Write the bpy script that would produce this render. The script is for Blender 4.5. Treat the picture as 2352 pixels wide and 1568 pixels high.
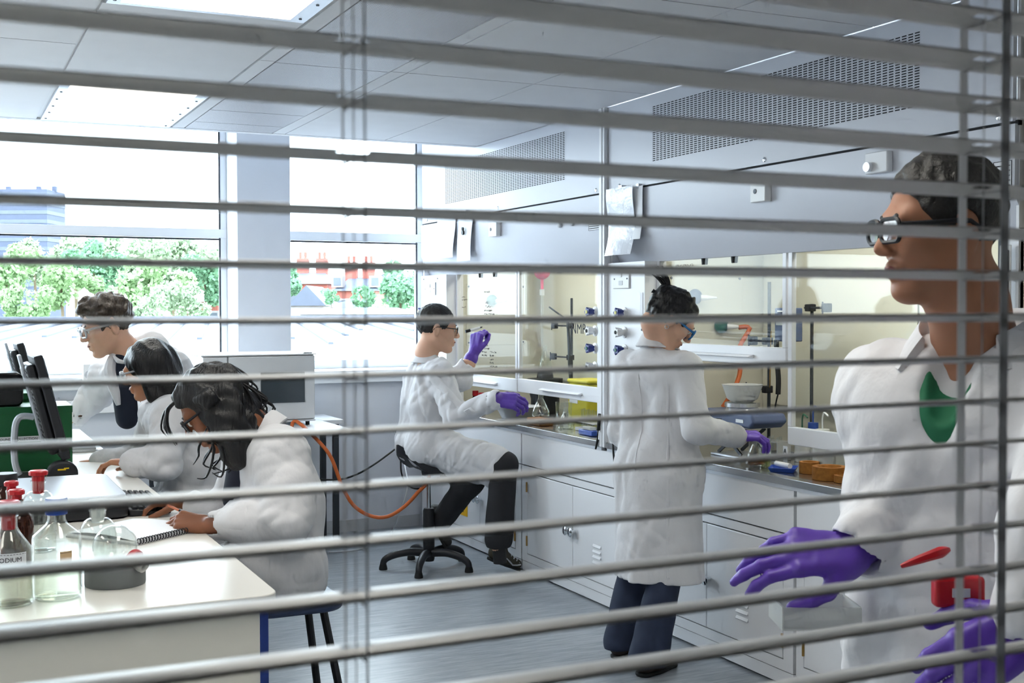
import bpy, bmesh, math, random
import numpy as np
from mathutils import Vector, Matrix, Quaternion
from mathutils.bvhtree import BVHTree
random.seed(7); rng = np.random.default_rng(7)
for o in list(bpy.data.objects): bpy.data.objects.remove(o)
SC = bpy.context.scene; COL = SC.collection
# ------------------------------------------------------------------ camera
F_PX, CAM_H = 2781.0, 1.62
YAW, PIT, ROLL = math.radians(25.5), math.radians(1.566), .0018
FW = Vector((math.sin(YAW)*math.cos(PIT), math.cos(YAW)*math.cos(PIT), -math.sin(PIT)))
_r = Vector((math.cos(YAW), -math.sin(YAW), 0)); _u = _r.cross(FW)
RT = math.cos(ROLL)*_r - math.sin(ROLL)*_u
UP = math.sin(ROLL)*_r + math.cos(ROLL)*_u
CAM = Vector((0, 0, CAM_H))
cd = bpy.data.cameras.new('camera'); cam = bpy.data.objects.new('camera', cd); COL.objects.link(cam)
cam.matrix_world = Matrix(((RT.x, UP.x, -FW.x, CAM.x), (RT.y, UP.y, -FW.y, CAM.y), (RT.z, UP.z, -FW.z, CAM.z), (0, 0, 0, 1)))
cd.sensor_width = 36.0; cd.lens = F_PX/2352*36; cd.clip_start = .02; cd.clip_end = 600
cd.dof.use_dof = True; cd.dof.focus_distance = 5.4; cd.dof.aperture_fstop = 19
SC.camera = cam
# ------------------------------------------------------------------ world, lights, exposure
SC.view_settings.view_transform = 'Standard'; SC.view_settings.look = 'None'
SC.view_settings.gamma = 1; SC.view_settings.use_curve_mapping = False
SC.view_settings.exposure = 1.32
wd = bpy.data.worlds.new('overcast'); SC.world = wd; wd.use_nodes = True
wn = wd.node_tree.nodes; bg = wn['Background']
bg.inputs[0].default_value = (.77, .885, 1.0, 1); bg.inputs[1].default_value = 4.8
def portal(x0, x1, y, z0, z1):
    L = bpy.data.lights.new('window_portal', 'AREA'); L.shape = 'RECTANGLE'; L.size = x1-x0; L.size_y = z1-z0
    o = bpy.data.objects.new('window_portal', L); COL.objects.link(o)
    o.location = ((x0+x1)/2, y, (z0+z1)/2); o.rotation_euler = (math.radians(-90), 0, 0); L.cycles.is_portal = True
portal(-2.6, 1.9, 8.70, 1.2, 3.0); portal(2.29, 3.4, 8.70, 1.2, 3.0)
LIGHT_PANEL = 3.0      # emission of the ceiling luminaires
HOOD_LAMP = 4.6
cy = SC.cycles
cy.max_bounces = 8; cy.diffuse_bounces = 3; cy.glossy_bounces = 3; cy.transmission_bounces = 8; cy.transparent_max_bounces = 16
cy.caustics_reflective = False; cy.caustics_refractive = True; cy.sample_clamp_indirect = 6; cy.use_adaptive_sampling = True; cy.adaptive_threshold = .1; cy.adaptive_min_samples = 12; cy.use_denoising = True; cy.blur_glossy = .5
# ------------------------------------------------------------------ helpers
def W(px, py, D): return CAM + (FW + RT*((px-1176)/F_PX) + UP*((784-py)/F_PX))*D
def lin(c): return tuple((v/12.92 if v <= .04045 else ((v+.055)/1.055)**2.4) for v in c)
def rgb(r, g, b): return lin((r/255, g/255, b/255))
MATS = {}
def mat(name, col, rough=.5, metal=0, noise=None, bump=None, trans=0, ior=1.45, emit=0, coat=0, sheen=0, sub=0, alpha=None, scale3=(1, 1, 1), spec=.5):
    if name in MATS: return MATS[name]
    m = bpy.data.materials.new(name); m.use_nodes = True; nt = m.node_tree; b = nt.nodes['Principled BSDF']
    b.inputs['Base Color'].default_value = (*col, 1); b.inputs['Roughness'].default_value = rough
    b.inputs['Metallic'].default_value = metal; b.inputs['IOR'].default_value = ior
    b.inputs['Transmission Weight'].default_value = trans; b.inputs['Coat Weight'].default_value = coat
    b.inputs['Sheen Weight'].default_value = sheen; b.inputs['Specular IOR Level'].default_value = spec
    if sub:
        b.inputs['Subsurface Weight'].default_value = sub; b.inputs['Subsurface Radius'].default_value = (.012, .005, .003); b.inputs['Subsurface Scale'].default_value = 1
    if emit: b.inputs['Emission Color'].default_value = (*col, 1); b.inputs['Emission Strength'].default_value = emit
    tc = nt.nodes.new('ShaderNodeTexCoord'); mp = nt.nodes.new('ShaderNodeMapping'); mp.inputs['Scale'].default_value = scale3
    nt.links.new(tc.outputs['Object'], mp.inputs['Vector'])
    if noise is None and not trans: noise = (6, .03)
    if noise:
        n = nt.nodes.new('ShaderNodeTexNoise'); n.inputs['Scale'].default_value = noise[0]; n.inputs['Detail'].default_value = 3
        r = nt.nodes.new('ShaderNodeMix'); r.data_type = 'RGBA'; r.blend_type = 'MIX'
        lo = tuple(max(0, c*(1-noise[1]*2)) for c in col); hi = tuple(min(1, c*(1+noise[1])) for c in col)
        r.inputs['A'].default_value = (*lo, 1); r.inputs['B'].default_value = (*hi, 1)
        nt.links.new(mp.outputs[0], n.inputs['Vector']); nt.links.new(n.outputs['Fac'], r.inputs['Factor']); nt.links.new(r.outputs['Result'], b.inputs['Base Color'])
    if bump:
        n2 = nt.nodes.new('ShaderNodeTexNoise'); n2.inputs['Scale'].default_value = bump[0]; n2.inputs['Detail'].default_value = 4
        bp = nt.nodes.new('ShaderNodeBump'); bp.inputs['Strength'].default_value = bump[1]; bp.inputs['Distance'].default_value = bump[2] if len(bump) > 2 else .004
        nt.links.new(mp.outputs[0], n2.inputs['Vector']); nt.links.new(n2.outputs['Fac'], bp.inputs['Height']); nt.links.new(bp.outputs[0], b.inputs['Normal'])
    MATS[name] = m; return m
def thin_glass(name, tint=(1, 1, 1), ior=1.45, gain=1.0, total=1.0):
    m = bpy.data.materials.new(name); m.use_nodes = True; nt = m.node_tree; nt.nodes.clear()
    out = nt.nodes.new('ShaderNodeOutputMaterial'); mx = nt.nodes.new('ShaderNodeMixShader')
    t = nt.nodes.new('ShaderNodeBsdfTransparent'); t.inputs[0].default_value = (*tint, 1)
    g = nt.nodes.new('ShaderNodeBsdfGlossy'); g.inputs['Roughness'].default_value = 0; g.inputs['Color'].default_value = (1, 1, 1, 1)
    f = nt.nodes.new('ShaderNodeLayerWeight'); f.inputs['Blend'].default_value = .5   # Schlick reflectance, the same from both faces
    pw = nt.nodes.new('ShaderNodeMath'); pw.operation = 'POWER'; pw.inputs[1].default_value = 5
    k = nt.nodes.new('ShaderNodeMath'); k.operation = 'MULTIPLY_ADD'; r0 = ((ior-1)/(ior+1))**2*gain; k.inputs[1].default_value = 1-r0; k.inputs[2].default_value = r0
    nt.links.new(f.outputs['Facing'], pw.inputs[0]); g2 = nt.nodes.new('ShaderNodeMath'); g2.operation = 'MULTIPLY'; g2.inputs[1].default_value = total; nt.links.new(k.outputs[0], g2.inputs[0])
    nt.links.new(pw.outputs[0], k.inputs[0]); nt.links.new(g2.outputs[0], mx.inputs[0])
    nt.links.new(t.outputs[0], mx.inputs[1]); nt.links.new(g.outputs[0], mx.inputs[2]); nt.links.new(mx.outputs[0], out.inputs[0])
    MATS[name] = m; return m

def clear_glass(name, tint):
    """clean pane seen nearly straight on: light passes, no visible reflection"""
    m = bpy.data.materials.new(name); m.use_nodes = True; nt = m.node_tree; nt.nodes.clear()
    out = nt.nodes.new('ShaderNodeOutputMaterial'); t = nt.nodes.new('ShaderNodeBsdfTransparent'); t.inputs[0].default_value = (*tint, 1)
    nt.links.new(t.outputs[0], out.inputs[0]); MATS[name] = m; return m
def tag(o, label=None, cat=None, group=None, kind=None):
    if label: o['label'] = label
    if cat: o['category'] = cat
    if group: o['group'] = group
    if kind: o['kind'] = kind
    return o
def thing(name, label, cat, loc, group=None, kind=None):
    o = bpy.data.objects.new(name, None); COL.objects.link(o); o.location = loc; o.empty_display_size = .05
    return tag(o, label, cat, group, kind)
def origin_of(p):
    v = Vector((0, 0, 0))
    while p is not None: v += p.location; p = p.parent
    return v
def finish(name, me, material, parent=None, smooth=35, bevel=0, origin=None, local=False, seg=2):
    """link a mesh given in world coordinates; children are stored relative to their thing"""
    if parent is not None:
        off = Vector((0, 0, 0)) if local else origin_of(parent)
    else:
        if origin is None:
            n = len(me.vertices); co = np.empty(n*3, np.float32); me.vertices.foreach_get('co', co); co = co.reshape(-1, 3)
            origin = Vector((float((co[:, 0].min()+co[:, 0].max())/2), float((co[:, 1].min()+co[:, 1].max())/2), float(co[:, 2].min())))
        off = Vector(origin)
    if off.length > 0: me.transform(Matrix.Translation(-off))
    if smooth:
        me.polygons.foreach_set('use_smooth', [True]*len(me.polygons))
        if smooth < 180 and len(me.polygons) < 60000:
            bm = bmesh.new(); bm.from_mesh(me); a = math.radians(smooth)
            for e in bm.edges:
                e.smooth = (len(e.link_faces) != 2) or e.calc_face_angle(0) < a
            bm.to_mesh(me); bm.free()
    o = bpy.data.objects.new(name, me); COL.objects.link(o)
    if isinstance(material, str): material = MATS[material]
    if not me.materials: me.materials.append(material)
    if parent is not None: o.parent = parent
    else: o.location = off
    if bevel:
        b = o.modifiers.new('bevel', 'BEVEL'); b.width = bevel; b.segments = seg; b.limit_method = 'ANGLE'; b.angle_limit = math.radians(40)
    return o
class MB:
    def __init__(s): s.v = []; s.f = []; s.m = []
    def add(s, vs, fs):
        k = len(s.v); s.m.append((k, len(s.f))); s.v += [tuple(v) for v in vs]; s.f += [tuple(i+k for i in f) for f in fs]; return s
    def box(s, x0, x1, y0, y1, z0, z1):
        return s.add([(x0, y0, z0), (x1, y0, z0), (x1, y1, z0), (x0, y1, z0), (x0, y0, z1), (x1, y0, z1), (x1, y1, z1), (x0, y1, z1)],
                     [(0, 3, 2, 1), (4, 5, 6, 7), (0, 1, 5, 4), (1, 2, 6, 5), (2, 3, 7, 6), (3, 0, 4, 7)])
    def obox(s, c, ax, ay, az, hx, hy, hz):
        c = Vector(c); ax = Vector(ax).normalized()*hx; ay = Vector(ay).normalized()*hy; az = Vector(az).normalized()*hz
        vs = [c-ax-ay-az, c+ax-ay-az, c+ax+ay-az, c-ax+ay-az, c-ax-ay+az, c+ax-ay+az, c+ax+ay+az, c-ax+ay+az]
        fl = [(0, 3, 2, 1), (4, 5, 6, 7), (0, 1, 5, 4), (1, 2, 6, 5), (2, 3, 7, 6), (3, 0, 4, 7)]
        if ax.cross(ay).dot(az) < 0: fl = [f[::-1] for f in fl]
        return s.add(vs, fl)
    def quad(s, a, b, c, d): return s.add([a, b, c, d], [(0, 1, 2, 3)])
    def prism(s, poly, axis, a0, a1):
        """poly: 2D points (counter-clockwise) in the two other axes, extruded along axis"""
        def p3(u, v, w): return {'x': (w, u, v), 'y': (u, w, v), 'z': (u, v, w)}[axis]
        n = len(poly); vs = [p3(u, v, a0) for u, v in poly]+[p3(u, v, a1) for u, v in poly]
        fs = [tuple(range(n))[::-1], tuple(range(n, 2*n))]+[(i, (i+1) % n, n+(i+1) % n, n+i) for i in range(n)]
        if axis == 'y': fs = [f[::-1] for f in fs]
        return s.add(vs, fs)
    def lathe(s, prof, c=(0, 0, 0), axis=(0, 0, 1), n=24, close=True):
        """prof: (r, h) from bottom to top"""
        c = Vector(c); az = Vector(axis).normalized(); t = Vector((1, 0, 0)) if abs(az.x) < .9 else Vector((0, 1, 0))
        ax = (t-az*t.dot(az)).normalized(); ay = az.cross(ax); vs = []; fs = []; m = len(prof)
        for r, h in prof:
            for k in range(n):
                a = 2*math.pi*k/n; vs.append(c+az*h+ax*(r*math.cos(a))+ay*(r*math.sin(a)))
        for i in range(m-1):
            for k in range(n):
                q = (k+1) % n; fs.append((i*n+k, i*n+q, (i+1)*n+q, (i+1)*n+k))
        if close:
            if prof[0][0] > 1e-5: fs.append(tuple(range(n))[::-1])
            if prof[-1][0] > 1e-5: fs.append(tuple(range((m-1)*n, m*n)))
        return s.add(vs, fs)
    def cyl(s, a, b, ra, rb=None, n=16):
        a = Vector(a); b = Vector(b); L = (b-a).length
        return s.lathe([(ra, 0), (ra if rb is None else rb, L)], a, b-a, n)
    def tube(s, pts, r, n=10, smooth=0, cap=True, flat=None):
        pts = [Vector(p) for p in pts]
        for _ in range(smooth): pts = catmull(pts)
        m = len(pts); rs = r if isinstance(r, (list, tuple)) else [r]*m
        if len(rs) != m: rs = list(np.interp(np.linspace(0, 1, m), np.linspace(0, 1, len(rs)), rs))
        t0 = (pts[1]-pts[0]).normalized(); ref = Vector((0, 0, 1)) if abs(t0.z) < .9 else Vector((1, 0, 0))
        nrm = (ref-t0*ref.dot(t0)).normalized(); vs = []; fs = []
        for i, p in enumerate(pts):
            t = (pts[min(i+1, m-1)]-pts[max(i-1, 0)]).normalized()
            nrm = (nrm-t*nrm.dot(t)); nrm = nrm.normalized() if nrm.length > 1e-6 else Vector((1, 0, 0)); bn = t.cross(nrm)
            for k in range(n):
                a = 2*math.pi*k/n; vs.append(p+nrm*(math.cos(a)*rs[i])+bn*(math.sin(a)*rs[i]))
        for i in range(m-1):
            for k in range(n):
                q = (k+1) % n; fs.append((i*n+k, i*n+q, (i+1)*n+q, (i+1)*n+k))
        if cap: fs += [tuple(range(n))[::-1], tuple(range((m-1)*n, m*n))]
        return s.add(vs, fs)
    def sphere(s, c, r, n=16, sq=(1, 1, 1)):
        m = n//2; prof = [(max(1e-6, math.sin(math.pi*i/m)), -math.cos(math.pi*i/m)) for i in range(m+1)]
        k = len(s.v); s.lathe(prof, n=n, close=False)
        for i in range(k, len(s.v)):
            x, y, z = s.v[i]; s.v[i] = (c[0]+x*r*sq[0], c[1]+y*r*sq[1], c[2]+z*r*sq[2])
        return s
    def mesh(s, name):
        me = bpy.data.meshes.new(name); me.from_pydata([tuple(v) for v in s.v], [], s.f); me.update(); return me
    def each(s, name, material, parent=None, **kw):
        """one object for every piece that was added"""
        out = []; e = s.m[1:]+[(len(s.v), len(s.f))]
        for (v0, f0), (v1, f1) in zip(s.m, e):
            q = MB(); q.add(s.v[v0:v1], [tuple(i-v0 for i in f) for f in s.f[f0:f1]]); out.append(q.build(name, material, parent, **kw))
        return out
    def build(s, name, material, parent=None, **kw): return finish(name, s.mesh(name), material, parent, **kw)
def catmull(p):
    out = []; n = len(p)
    for i in range(n-1):
        a, b, c, d = p[max(i-1, 0)], p[i], p[i+1], p[min(i+2, n-1)]
        out += [b, (b*9+c*9-a-d)/16]
    return out+[p[-1]]
def rrect(w, h, r, n=4):
    """rounded rectangle outline, counter-clockwise"""
    pts = []
    for cx, cy, a0 in ((w/2-r, h/2-r, 0), (-w/2+r, h/2-r, 90), (-w/2+r, -h/2+r, 180), (w/2-r, -h/2+r, 270)):
        for k in range(n+1):
            a = math.radians(a0+90*k/n); pts.append((cx+r*math.cos(a), cy+r*math.sin(a)))
    return pts
def copy_tree(o, parent=None):
    c = o.copy(); COL.objects.link(c)
    if parent is not None: c.parent = parent
    for ch in [x for x in bpy.data.objects if x.parent == o]: copy_tree(ch, c)
    return c
_font = {}
def text_mesh(txt, size, loc, ax, ay, name, material, parent=None, depth=.0006, align='CENTER'):
    cu = bpy.data.curves.new('t', 'FONT'); cu.body = txt; cu.size = size; cu.align_x = align; cu.align_y = 'CENTER'; cu.extrude = depth; cu.resolution_u = 2
    o = bpy.data.objects.new('t', cu); COL.objects.link(o); dg = bpy.context.evaluated_depsgraph_get(); dg.update()
    me = bpy.data.meshes.new_from_object(o.evaluated_get(dg)); bpy.data.objects.remove(o); bpy.data.curves.remove(cu)
    ax = Vector(ax).normalized(); ay = Vector(ay); ay = (ay-ax*ay.dot(ax)).normalized(); az = ax.cross(ay)
    M = Matrix(((ax.x, ay.x, az.x, loc[0]), (ax.y, ay.y, az.y, loc[1]), (ax.z, ay.z, az.z, loc[2]), (0, 0, 0, 1)))
    me.transform(M); me.materials.clear()
    return finish(name, me, material, parent, smooth=0)
# ------------------------------------------------------------------ signed-distance modelling (bodies, clothes, hair)
def _cap(P, a, b, ra, rb):
    a = np.asarray(a, np.float32); b = np.asarray(b, np.float32); ba = b-a; L = float(ba@ba)+1e-9
    pa = P-a; t = np.clip(pa@ba/L, 0, 1)
    return np.sqrt(((pa-t[..., None]*ba)**2).sum(-1))-(ra+t*(rb-ra))
def _ell(P, c, r, M):
    p = P-np.asarray(c, np.float32)
    if M is not None: p = p@M
    r = np.asarray(r, np.float32); k0 = np.sqrt(((p/r)**2).sum(-1)); k1 = np.sqrt(((p/(r*r))**2).sum(-1))+1e-9
    return k0*(k0-1)/k1
def cap(a, b, ra, rb=None, k=.02, op='+'): return ('c', tuple(a), tuple(b), ra, ra if rb is None else rb, k, op)
def ell(c, r, M=None, k=.02, op='+'): return ('e', tuple(c), tuple(r), M, None, k, op)
def plane(p, n, k=.002, op='&'): return ('p', tuple(p), tuple(n), None, None, k, op)   # keeps the side the normal points away from
def _ev(pr, P):
    if pr[0] == 'c': return _cap(P, pr[1], pr[2], pr[3], pr[4])
    if pr[0] == 'e': return _ell(P, pr[1], pr[2], pr[3])
    n = np.asarray(pr[2], np.float32); n = n/np.linalg.norm(n); return (P-np.asarray(pr[1], np.float32))@n
def _comb(v, d, pr):
    k, op = pr[5], pr[6]
    if op == '+': h = np.clip(.5+.5*(d-v)/k, 0, 1); return d+(v-d)*h-k*h*(1-h)
    if op == '-': d = -d
    h = np.clip(.5-.5*(d-v)/k, 0, 1); return d+(v-d)*h+k*h*(1-h)
def sdf_mesh(prims, res, noise=None, amp=0.0, name='sdf'):
    lo = np.array([1e9]*3); hi = -lo
    for p in prims:
        if p[6] != '+': continue
        if p[0] == 'c':
            r = max(p[3], p[4]); A = np.array([p[1], p[2]]); lo = np.minimum(lo, A.min(0)-r); hi = np.maximum(hi, A.max(0)+r)
        elif p[0] == 'e': r = max(p[2]); c = np.array(p[1]); lo = np.minimum(lo, c-r); hi = np.maximum(hi, c+r)
    lo = lo-.02-amp; hi = hi+.02+amp
    B = 8; nb = np.maximum(1, np.ceil((hi-lo)/(B*res)).astype(int)); half = B*res*.5
    g = np.stack(np.meshgrid(*[np.arange(n) for n in nb], indexing='ij'), -1).reshape(-1, 3)
    cen = (lo+(g+.5)*B*res-res*.5).astype(np.float32); hd = half*1.8
    val = np.full(len(cen), 1.0, np.float32); ds = []
    for p in prims:
        d = _ev(p, cen); ds.append(d); val = _comb(val, d, p) if not (p[6] == '+' and val[0] == 1.0 and len(ds) == 1) else d
    keep = np.abs(val) < hd*1.15+amp+.01
    kb = g[keep]; kc = cen[keep]; kv = val[keep]
    o3 = np.stack(np.meshgrid(*[np.arange(B)]*3, indexing='ij'), -1).reshape(-1, 3)
    pts = (lo+(kb[:, None, :]*B+o3[None])*res).astype(np.float32)
    V = np.full((len(kb), B**3), .5, np.float32)
    for p, d in zip(prims, ds):
        dk = d[keep]
        if p[6] == '+': m = dk < kv+2*hd+p[5]+.01
        elif p[6] == '-': m = dk < hd+p[5]+.01
        else: m = np.ones(len(dk), bool)
        if m.any(): V[m] = _comb(V[m], _ev(p, pts[m]), p)
    if noise is not None: V += noise(pts.reshape(-1, 3)).reshape(V.shape)
    dims = nb*B
    G = np.repeat(np.repeat(np.repeat(np.where(val < 0, -1., 1.).astype(np.float32).reshape(nb), B, 0), B, 1), B, 2)
    idx = kb[:, None, :]*B+o3[None]; G[idx[..., 0], idx[..., 1], idx[..., 2]] = V
    s = G < 0
    cnt = np.zeros(np.array(G.shape)-1, np.int8)
    for i in (0, 1):
        for j in (0, 1):
            for k in (0, 1): cnt += s[i:s.shape[0]-1+i, j:s.shape[1]-1+j, k:s.shape[2]-1+k]
    act = (cnt > 0) & (cnt < 8); ci = np.argwhere(act); n = len(ci)
    vid = np.full(act.shape, -1, np.int32); vid[act] = np.arange(n)
    acc = np.zeros((n, 3), np.float32); num = np.zeros(n, np.float32)
    C8 = [(i, j, k) for i in (0, 1) for j in (0, 1) for k in (0, 1)]
    cv = {c: G[ci[:, 0]+c[0], ci[:, 1]+c[1], ci[:, 2]+c[2]] for c in C8}
    for c in C8:
        for ax in range(3):
            if c[ax]: continue
            e = list(c); e[ax] = 1; a, b = cv[c], cv[tuple(e)]; m = (a < 0) != (b < 0)
            t = np.where(m, a/(a-b+1e-12), 0); q = np.zeros((n, 3), np.float32)+np.array(c, np.float32); q[:, ax] = t
            acc[m] += q[m]; num[m] += 1
    verts = lo+(ci+acc/np.maximum(num, 1)[:, None])*res
    faces = []
    for ax in range(3):
        b, c = (ax+1) % 3, (ax+2) % 3
        A = np.moveaxis(s, (ax, b, c), (0, 1, 2)); d = A[:-1] != A[1:]; d = d[:, 1:, 1:]
        q = np.argwhere(d)
        if not len(q): continue
        Vm = np.moveaxis(vid, (ax, b, c), (0, 1, 2))
        ok = (q[:, 1] < Vm.shape[1]-0) & (q[:, 2] < Vm.shape[2]-0)
        i, j, k = q.T; j = j+1; k = k+1; ok = (j < Vm.shape[1]) & (k < Vm.shape[2]); i, j, k = i[ok], j[ok], k[ok]
        f = np.stack([Vm[i, j-1, k-1], Vm[i, j, k-1], Vm[i, j, k], Vm[i, j-1, k]], -1)
        flip = ~A[:-1][i, j, k]; f[flip] = f[flip][:, ::-1]; faces.append(f)
    faces = np.concatenate(faces); faces = faces[(faces >= 0).all(1)]
    me = bpy.data.meshes.new(name); me.vertices.add(n); me.vertices.foreach_set('co', verts.astype(np.float32).ravel())
    nf = len(faces); me.loops.add(nf*4); me.loops.foreach_set('vertex_index', faces.astype(np.int32).ravel())
    me.polygons.add(nf); me.polygons.foreach_set('loop_start', np.arange(0, nf*4, 4, dtype=np.int32))
    try: me.polygons.foreach_set('loop_total', np.full(nf, 4, dtype=np.int32))
    except Exception: pass
    me.update(calc_edges=True); me.validate(); return me
def sdf(name, prims, res, material, parent=None, noise=None, amp=0.0, **kw):
    return finish(name, sdf_mesh(prims, res, noise, amp, name), material, parent, smooth=180, **kw)
def waves(freq, amp, seed, aniso=(1, 1, 1)):
    r = np.random.default_rng(seed); K = r.normal(size=(5, 3))*np.array(aniso); K /= np.linalg.norm(K, axis=1)[:, None]+1e-9; K = K*np.array(aniso); ph = r.uniform(0, 6.28, (5, 2))
    def f(P):
        out = 0
        for i in range(5):
            u = P@(K[i]*freq*(.7+.25*i)).astype(np.float32); w = P@(K[(i+1) % 5]*freq*.45).astype(np.float32)
            out = out+np.sin(u+1.6*np.sin(w+ph[i, 0])+ph[i, 1])*(1/(1+.35*i))
        return (out*amp*.45).astype(np.float32)
    return f

def folds(freq, amp, seed, aniso=(1, 1, 1)):
    """cloth folds: rounded ridges, sharper valleys, stronger in some places than in others"""
    r = np.random.default_rng(seed); K = r.normal(size=(4, 3)); K /= np.linalg.norm(K, axis=1)[:, None]; K = K*np.array(aniso); ph = r.uniform(0, 6.28, (4, 3)); Q = r.normal(size=(4, 3))
    def f(P):
        out = 0
        for i in range(4):
            u = P@(K[i]*freq*(.6+.3*i)).astype(np.float32); w = P@(Q[i]*freq*.30).astype(np.float32); m = P@(Q[(i+1) % 4]*freq*.16).astype(np.float32)
            g = np.clip(.55+.75*np.sin(m+ph[i, 2]), 0, 1.2)
            out = out-(np.abs(np.sin(u*.5+1.1*np.sin(w+ph[i, 0])+ph[i, 1]))-.62)*g*(1/(1+.25*i))
        return (out*amp).astype(np.float32)
    return f
# ------------------------------------------------------------------ materials
mat('paint_white', rgb(232, 234, 238), .55); mat('paint_back', rgb(222, 225, 233), .6); mat('ceiling_white', rgb(228, 229, 233), .7)
mat('powder_white', rgb(236, 237, 241), .32, noise=(3, .02)); mat('powder_white_shaded', rgb(206, 209, 218), .36, noise=(3, .02)); mat('powder_grey', rgb(196, 198, 202), .4)  # upper hood panels: weaker light on them is put into a darker white
mat('gap_dark', rgb(38, 40, 46), .8); mat('black_plastic', rgb(26, 28, 34), .45); mat('black_rubber', rgb(20, 22, 24), .7)
mat('black_gloss', rgb(14, 13, 12), .12); mat('steel', rgb(205, 208, 212), .24, metal=1, noise=(30, .05), bump=(60, .03, .002), scale3=(1, .06, 1))
mat('chrome', rgb(225, 228, 232), .08, metal=1); mat('aluminium', rgb(214, 219, 228), .35, metal=.35); mat('dark_metal', rgb(62, 66, 72), .45, metal=.5)
mat('liner_cream', rgb(222, 219, 203), .5, noise=(4, .03)); mat('blue_knob', rgb(36, 50, 120), .35); mat('white_plastic', rgb(232, 232, 232), .35)
mat('paper', rgb(244, 246, 250), .6); mat('plastic_film', rgb(238, 242, 250), .18, bump=(18, .6, .01))
mat('ink', rgb(40, 42, 52), .7); mat('yellow_sign', rgb(238, 186, 30), .5); mat('red_plastic', rgb(186, 26, 38), .35)
mat('orange_rubber', rgb(206, 104, 50), .5, noise=(14, .08)); mat('green_plastic', rgb(26, 96, 70), .3); mat('green_box', rgb(16, 92, 52), .45)
mat('cream_plastic', rgb(224, 220, 206), .5); mat('blue_grey', rgb(84, 98, 132), .4); mat('navy_panel', rgb(34, 58, 130), .5)
mat('yellow_bin', rgb(222, 210, 62), .45); mat('cork', rgb(176, 116, 52), .85, noise=(60, .25), bump=(80, .4)); mat('brown_liquid', rgb(150, 92, 32), .1, trans=.7, ior=1.34)
thin_glass('clear_glass', (.95, .965, .955), 1.5, 1.6); thin_glass('clear_liquid', (.90, .91, .84), 1.33, 1.0); mat('amber_glass', rgb(92, 34, 10), .03, trans=.8, ior=1.47)
mat('frosted', rgb(236, 238, 236), .4, trans=.55, ior=1.3); mat('bench_top', rgb(240, 238, 232), .26, noise=(2, .015)); mat('bench_panel', rgb(240, 236, 224), .5)
mat('beige_wall', rgb(206, 194, 172), .7); mat('grey_ring', rgb(120, 124, 126), .8, noise=(40, .08)); mat('oven_grey', rgb(206, 208, 210), .4); mat('oven_glass', rgb(60, 68, 74), .1)
mat('silver_plastic', rgb(178, 184, 194), .35, metal=.3); mat('yellow_stripe', rgb(236, 196, 24), .4); mat('stool_blue', rgb(56, 70, 104), .45)
mat('blue_plastic', rgb(48, 84, 176), .35); mat('lamp_glow', (1.0, .96, .88), .5, emit=LIGHT_PANEL, noise=(1, 0)); mat('hood_glow', (1.0, .975, .91), .5, emit=HOOD_LAMP, noise=(1, 0))
mat('pink_rubber', rgb(226, 96, 120), .4); mat('brass', rgb(190, 150, 90), .3, metal=1)
clear_glass('window_glass', (.985, 1, .99)); thin_glass('sash_glass', (.96, .975, .96), 1.5, 1.0, .42); clear_glass('partition_glass', (.985, .99, .985))
def floor_material():
    m = mat('vinyl_floor', rgb(150, 157, 164), .33, noise=(3, .1), bump=(30, .06)); nt = m.node_tree; b = nt.nodes['Principled BSDF']
    tc = nt.nodes.new('ShaderNodeTexCoord'); mp = nt.nodes.new('ShaderNodeMapping'); mp.inputs['Scale'].default_value = (1.2, 13, 1); mp.inputs['Rotation'].default_value = (0, 0, .35)
    n = nt.nodes.new('ShaderNodeTexNoise'); n.inputs['Scale'].default_value = 5; n.inputs['Detail'].default_value = 6; n.inputs['Roughness'].default_value = .7
    cr = nt.nodes.new('ShaderNodeValToRGB'); cr.color_ramp.elements[0].position = .36; cr.color_ramp.elements[0].color = (*rgb(128, 136, 146), 1); cr.color_ramp.elements[1].position = .62; cr.color_ramp.elements[1].color = (*rgb(168, 174, 180), 1)
    nt.links.new(tc.outputs['Object'], mp.inputs[0]); nt.links.new(mp.outputs[0], n.inputs['Vector']); nt.links.new(n.outputs['Fac'], cr.inputs[0]); nt.links.new(cr.outputs[0], b.inputs['Base Color'])
    r = nt.nodes.new('ShaderNodeMapRange'); r.inputs[3].default_value = .26; r.inputs[4].default_value = .42
    nt.links.new(n.outputs['Fac'], r.inputs[0]); nt.links.new(r.outputs[0], b.inputs['Roughness'])
floor_material()
def perforated_material():
    m = mat('perforated_metal', rgb(196, 197, 203), .5); nt = m.node_tree; b = nt.nodes['Principled BSDF']
    tc = nt.nodes.new('ShaderNodeTexCoord'); sx = nt.nodes.new('ShaderNodeSeparateXYZ'); nt.links.new(tc.outputs['Object'], sx.inputs[0])
    def mth(op, a, bb=None):
        x = nt.nodes.new('ShaderNodeMath'); x.operation = op
        for i, v in enumerate((a, bb)):
            if v is None: continue
            if isinstance(v, (int, float)): x.inputs[i].default_value = v
            else: nt.links.new(v, x.inputs[i])
        return x.outputs[0]
    u = mth('SINE', mth('MULTIPLY', mth('ADD', sx.outputs[0], sx.outputs[1]), 440)); v = mth('SINE', mth('MULTIPLY', mth('SUBTRACT', sx.outputs[0], sx.outputs[1]), 440))
    h = mth('GREATER_THAN', mth('MULTIPLY', u, v), .35)
    mx = nt.nodes.new('ShaderNodeMix'); mx.data_type = 'RGBA'; mx.inputs['A'].default_value = (*rgb(208, 208, 214), 1); mx.inputs['B'].default_value = (*rgb(84, 86, 94), 1)
    nt.links.new(h, mx.inputs['Factor']); nt.links.new(mx.outputs['Result'], b.inputs['Base Color'])
perforated_material()
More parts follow.
